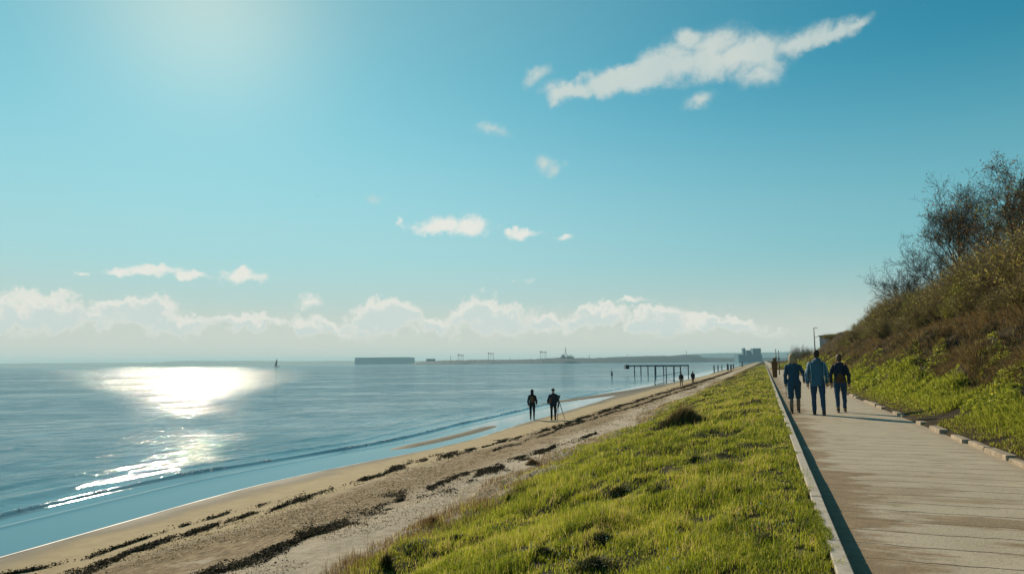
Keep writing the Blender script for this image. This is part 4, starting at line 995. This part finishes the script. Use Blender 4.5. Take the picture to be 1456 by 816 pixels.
# ------------------------------------------------------------------ far shores
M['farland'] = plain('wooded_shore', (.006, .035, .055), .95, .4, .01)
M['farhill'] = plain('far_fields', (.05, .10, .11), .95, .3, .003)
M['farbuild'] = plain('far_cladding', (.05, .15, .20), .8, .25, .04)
def shore(name, prof, d, depth, mat, rough, seed, base=-4.0):
    px = np.arange(prof[0][0], prof[-1][0] + .01, .8); py = np.interp(px, [q[0] for q in prof], [q[1] for q in prof])
    top = [atd(a, b_, d) for a, b_ in zip(px, py)]
    z = np.array([q.z for q in top]); z = z + rough * (fbm(px * .35, px * 0, seed, 4) - .5) * 2
    v = []
    nrm = F0
    for q, zz in zip(top, z):
        for k, f_ in ((-.25, 0.0), (0, .72), (.12, .95), (.3, 1.0), (.7, .9), (1.0, .0)):
            v.append((q.x + nrm.x * depth * k, q.y + nrm.y * depth * k, base + (zz - base) * f_ if f_ else base))
    n = len(px); f = [(6 * i + k, 6 * (i + 1) + k, 6 * (i + 1) + k + 1, 6 * i + k + 1) for i in range(n - 1) for k in range(5)]
    o = np_mesh(name, v, f, mat); tag(o, kind='structure'); return o
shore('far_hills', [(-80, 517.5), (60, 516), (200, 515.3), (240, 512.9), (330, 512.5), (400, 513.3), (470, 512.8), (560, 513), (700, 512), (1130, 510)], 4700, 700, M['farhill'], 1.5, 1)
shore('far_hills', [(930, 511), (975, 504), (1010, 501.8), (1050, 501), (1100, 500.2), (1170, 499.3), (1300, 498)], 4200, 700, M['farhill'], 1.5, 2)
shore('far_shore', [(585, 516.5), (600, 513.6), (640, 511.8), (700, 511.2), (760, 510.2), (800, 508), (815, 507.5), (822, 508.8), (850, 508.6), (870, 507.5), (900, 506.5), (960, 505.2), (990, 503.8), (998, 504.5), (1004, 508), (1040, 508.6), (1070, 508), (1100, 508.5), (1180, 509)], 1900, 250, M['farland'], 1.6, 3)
def far_box(name, x0, x1, ytop, d, label, cat, mat, parts=None, dep=60):
    a_, b_ = atd(x0, ytop, d), atd(x1, ytop, d); m_ = (a_ + b_) / 2; o = empty(name, (m_.x, m_.y, 0), yaw); tag(o, label, cat)
    w_ = (b_ - a_).length; zt = m_.z
    b = MB(); b.box((0, dep / 2, (zt - 4) / 2), (w_, dep, zt + 4), 0, .985); b.build('wall', M[mat], o, bevel=1.0 if w_ > 60 else .3)
    b = MB(); b.box((0, dep / 2, zt + .6), (w_ * .97, dep * .95, 1.0)); b.build('roof', M[mat], o)
    return o, w_, zt
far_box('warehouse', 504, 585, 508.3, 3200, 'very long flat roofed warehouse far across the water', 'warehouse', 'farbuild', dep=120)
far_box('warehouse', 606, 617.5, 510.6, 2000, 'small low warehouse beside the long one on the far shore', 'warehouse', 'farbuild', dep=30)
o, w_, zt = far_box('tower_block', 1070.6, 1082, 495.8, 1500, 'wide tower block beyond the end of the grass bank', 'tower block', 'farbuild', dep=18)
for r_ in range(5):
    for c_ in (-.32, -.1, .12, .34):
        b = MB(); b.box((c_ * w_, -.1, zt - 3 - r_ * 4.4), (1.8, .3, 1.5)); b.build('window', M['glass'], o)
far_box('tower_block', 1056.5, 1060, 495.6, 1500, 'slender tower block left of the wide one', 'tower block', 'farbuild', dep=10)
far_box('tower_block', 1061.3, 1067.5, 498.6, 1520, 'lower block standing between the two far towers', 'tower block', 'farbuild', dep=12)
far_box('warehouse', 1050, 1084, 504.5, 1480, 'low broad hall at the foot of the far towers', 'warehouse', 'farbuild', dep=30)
M['crane'] = plain('crane_steel', (.05, .07, .08), .7, .1)
def gantry(px, w_px, ytop, ybot, d, label, lean=0):
    p = atd(px, ybot, d); zt = atd(px, ytop, d).z; w_ = w_px / FPX * d; o = empty('gantry_crane', (p.x, p.y, 0), yaw); tag(o, label, 'crane', 'gantry cranes on the far shore'); z0 = p.z - 3
    for x in (-w_ / 2, -w_ * .12, w_ * .2, w_ / 2):
        b = MB(); b.tube([(x, 0, z0), (x, 0, zt)], .55 if abs(x) > w_ * .4 else .28, 6); b.build('leg', M['crane'], o)
    b = MB(); b.box((0, 0, zt), (w_ * 1.25, 3, 1.4)); b.box((0, 0, zt - 3), (w_, 1, .5)); b.build('beam', M['crane'], o)
    b = MB(); b.box((-w_ * .45, 0, zt + 1.6), (2.5, 2.5, 2.4)); b.tube([(-w_ * .5, 0, zt), (-w_ * .5, 0, zt + 4.5)], .2, 5); b.build('cab', M['crane'], o)
gantry(655, 7, 504.6, 511.5, 1900, 'smallest gantry crane, leftmost of three on the far shore')
gantry(698, 7, 502.3, 511, 1900, 'middle gantry crane of three on the far shore')
gantry(772.5, 8, 500.2, 509.6, 1900, 'gantry crane nearest the drilling derrick on the far shore')
# derrick rig
p = atd(805, 508, 1880); o = empty('drilling_rig', (p.x, p.y, 0), yaw); tag(o, 'lattice derrick and dock gear bristling on the far shore', 'derrick'); z0 = p.z - 3; zt = atd(804, 493, 1880).z; S = 1880 / FPX
b = MB()
for sx in (-1, 1):
    for sy in (-1, 1): b.tube([(sx * 3.2 - 1, sy * 3, z0), (-1.5, 0, zt)], .33, 5)
for i in range(6):
    h0 = z0 + (zt - z0) * i / 6.5; h1 = z0 + (zt - z0) * (i + 1) / 6.5; w0 = 3.2 * (1 - i / 6.5); w1 = 3.2 * (1 - (i + 1) / 6.5); b.tube([(-w0 - 1, -w0, h0), (w1 - 1, -w1, h1)], .22, 4); b.tube([(w0 - 1, -w0, h0), (-w1 - 1, -w1, h1)], .22, 4)
b.build('derrick', M['crane'], o)
b = MB()
for x, hh in ((-13, 8), (-9, 11), (-6, 9), (5, 8), (9, 7), (13, 9), (17, 7)): b.box((x, random.uniform(-3, 3), z0 + hh / 2), (random.uniform(1.6, 3.4), 3, hh)); b.tube([(x, 0, z0 + hh * .6), (x + random.uniform(-4, 4), 0, z0 + hh + 3.5)], .3, 4)
b.box((3, 0, z0 + 2.5), (38, 8, 3)); b.build('deck_gear', M['crane'], o)
for px, yt, yb, lab in ((640.5, 505, 512, 'thin mast left of the smallest gantry crane'), (838, 504, 509, 'thin short mast right of the derrick'), (976, 497.5, 505, 'tall thin mast on the wooded shore above the jetty'), (725, 508.5, 511.5, 'stubby mast between the middle and right gantry cranes'), (892, 503.5, 507, 'faint short mast over the wooded shore left of the jetty mast')):
    p = atd(px, yb, 1890); zt = atd(px, yt, 1890).z; b = MB(); b.tube([(p.x, p.y, p.z - 4), (p.x, p.y, zt)], [.6, .35], 6); b.box((p.x, p.y, p.z + (zt - p.z) * .5), (1.8, 1.8, 1.0)); tag(b.build('mast', M['crane']), lab, 'mast')

# ------------------------------------------------------------------ bird
M['bird'] = plain('bird_feather', (.06, .06, .065), .8, .2)
p = atd(451, 279.5, 170); o = empty('seagull', p, R(40)); tag(o, 'small dark gull gliding high over the water', 'bird')
b = MB(); b.tube([(0, -.28, 0), (0, -.15, .01), (0, .05, .015), (0, .2, .02), (0, .27, .02)], [.02, .055, .075, .045, .012], 10); b.build('body', M['bird'], o, smooth=True)
for s in (-1, 1):
    w = [(0, .08, .03), (s * .25, .14, .14), (s * .55, .02, .10), (s * .58, -.02, .095), (s * .27, -.03, .125), (0, -.10, .02)]
    b = MB(); b.add(w + [(x, y_, z - .012) for x, y_, z in w], [(0, 1, 4, 5), (1, 2, 3, 4), (11, 10, 7, 6), (10, 9, 8, 7)] + [(i, (i + 1) % 6, (i + 1) % 6 + 6, i + 6) for i in range(6)]); b.build('wing', M['bird'], o)

# ------------------------------------------------------------------ haze
hm = bpy.data.materials.new('haze'); hm.use_nodes = True; nt = hm.node_tree
for n in list(nt.nodes):
    if n.type == 'BSDF_PRINCIPLED': nt.nodes.remove(n)
pv = nt.nodes.new('ShaderNodeVolumePrincipled'); pv.inputs['Color'].default_value = (.52, .86, 1.0, 1); pv.inputs['Density'].default_value = .00016; pv.inputs['Anisotropy'].default_value = .1
nt.links.new(pv.outputs[0], nt.nodes['Material Output'].inputs['Volume'])
b = MB(); b.box((0, 3200, 27), (14400, 7800, 66)); tag(b.build('haze', hm), kind='stuff')
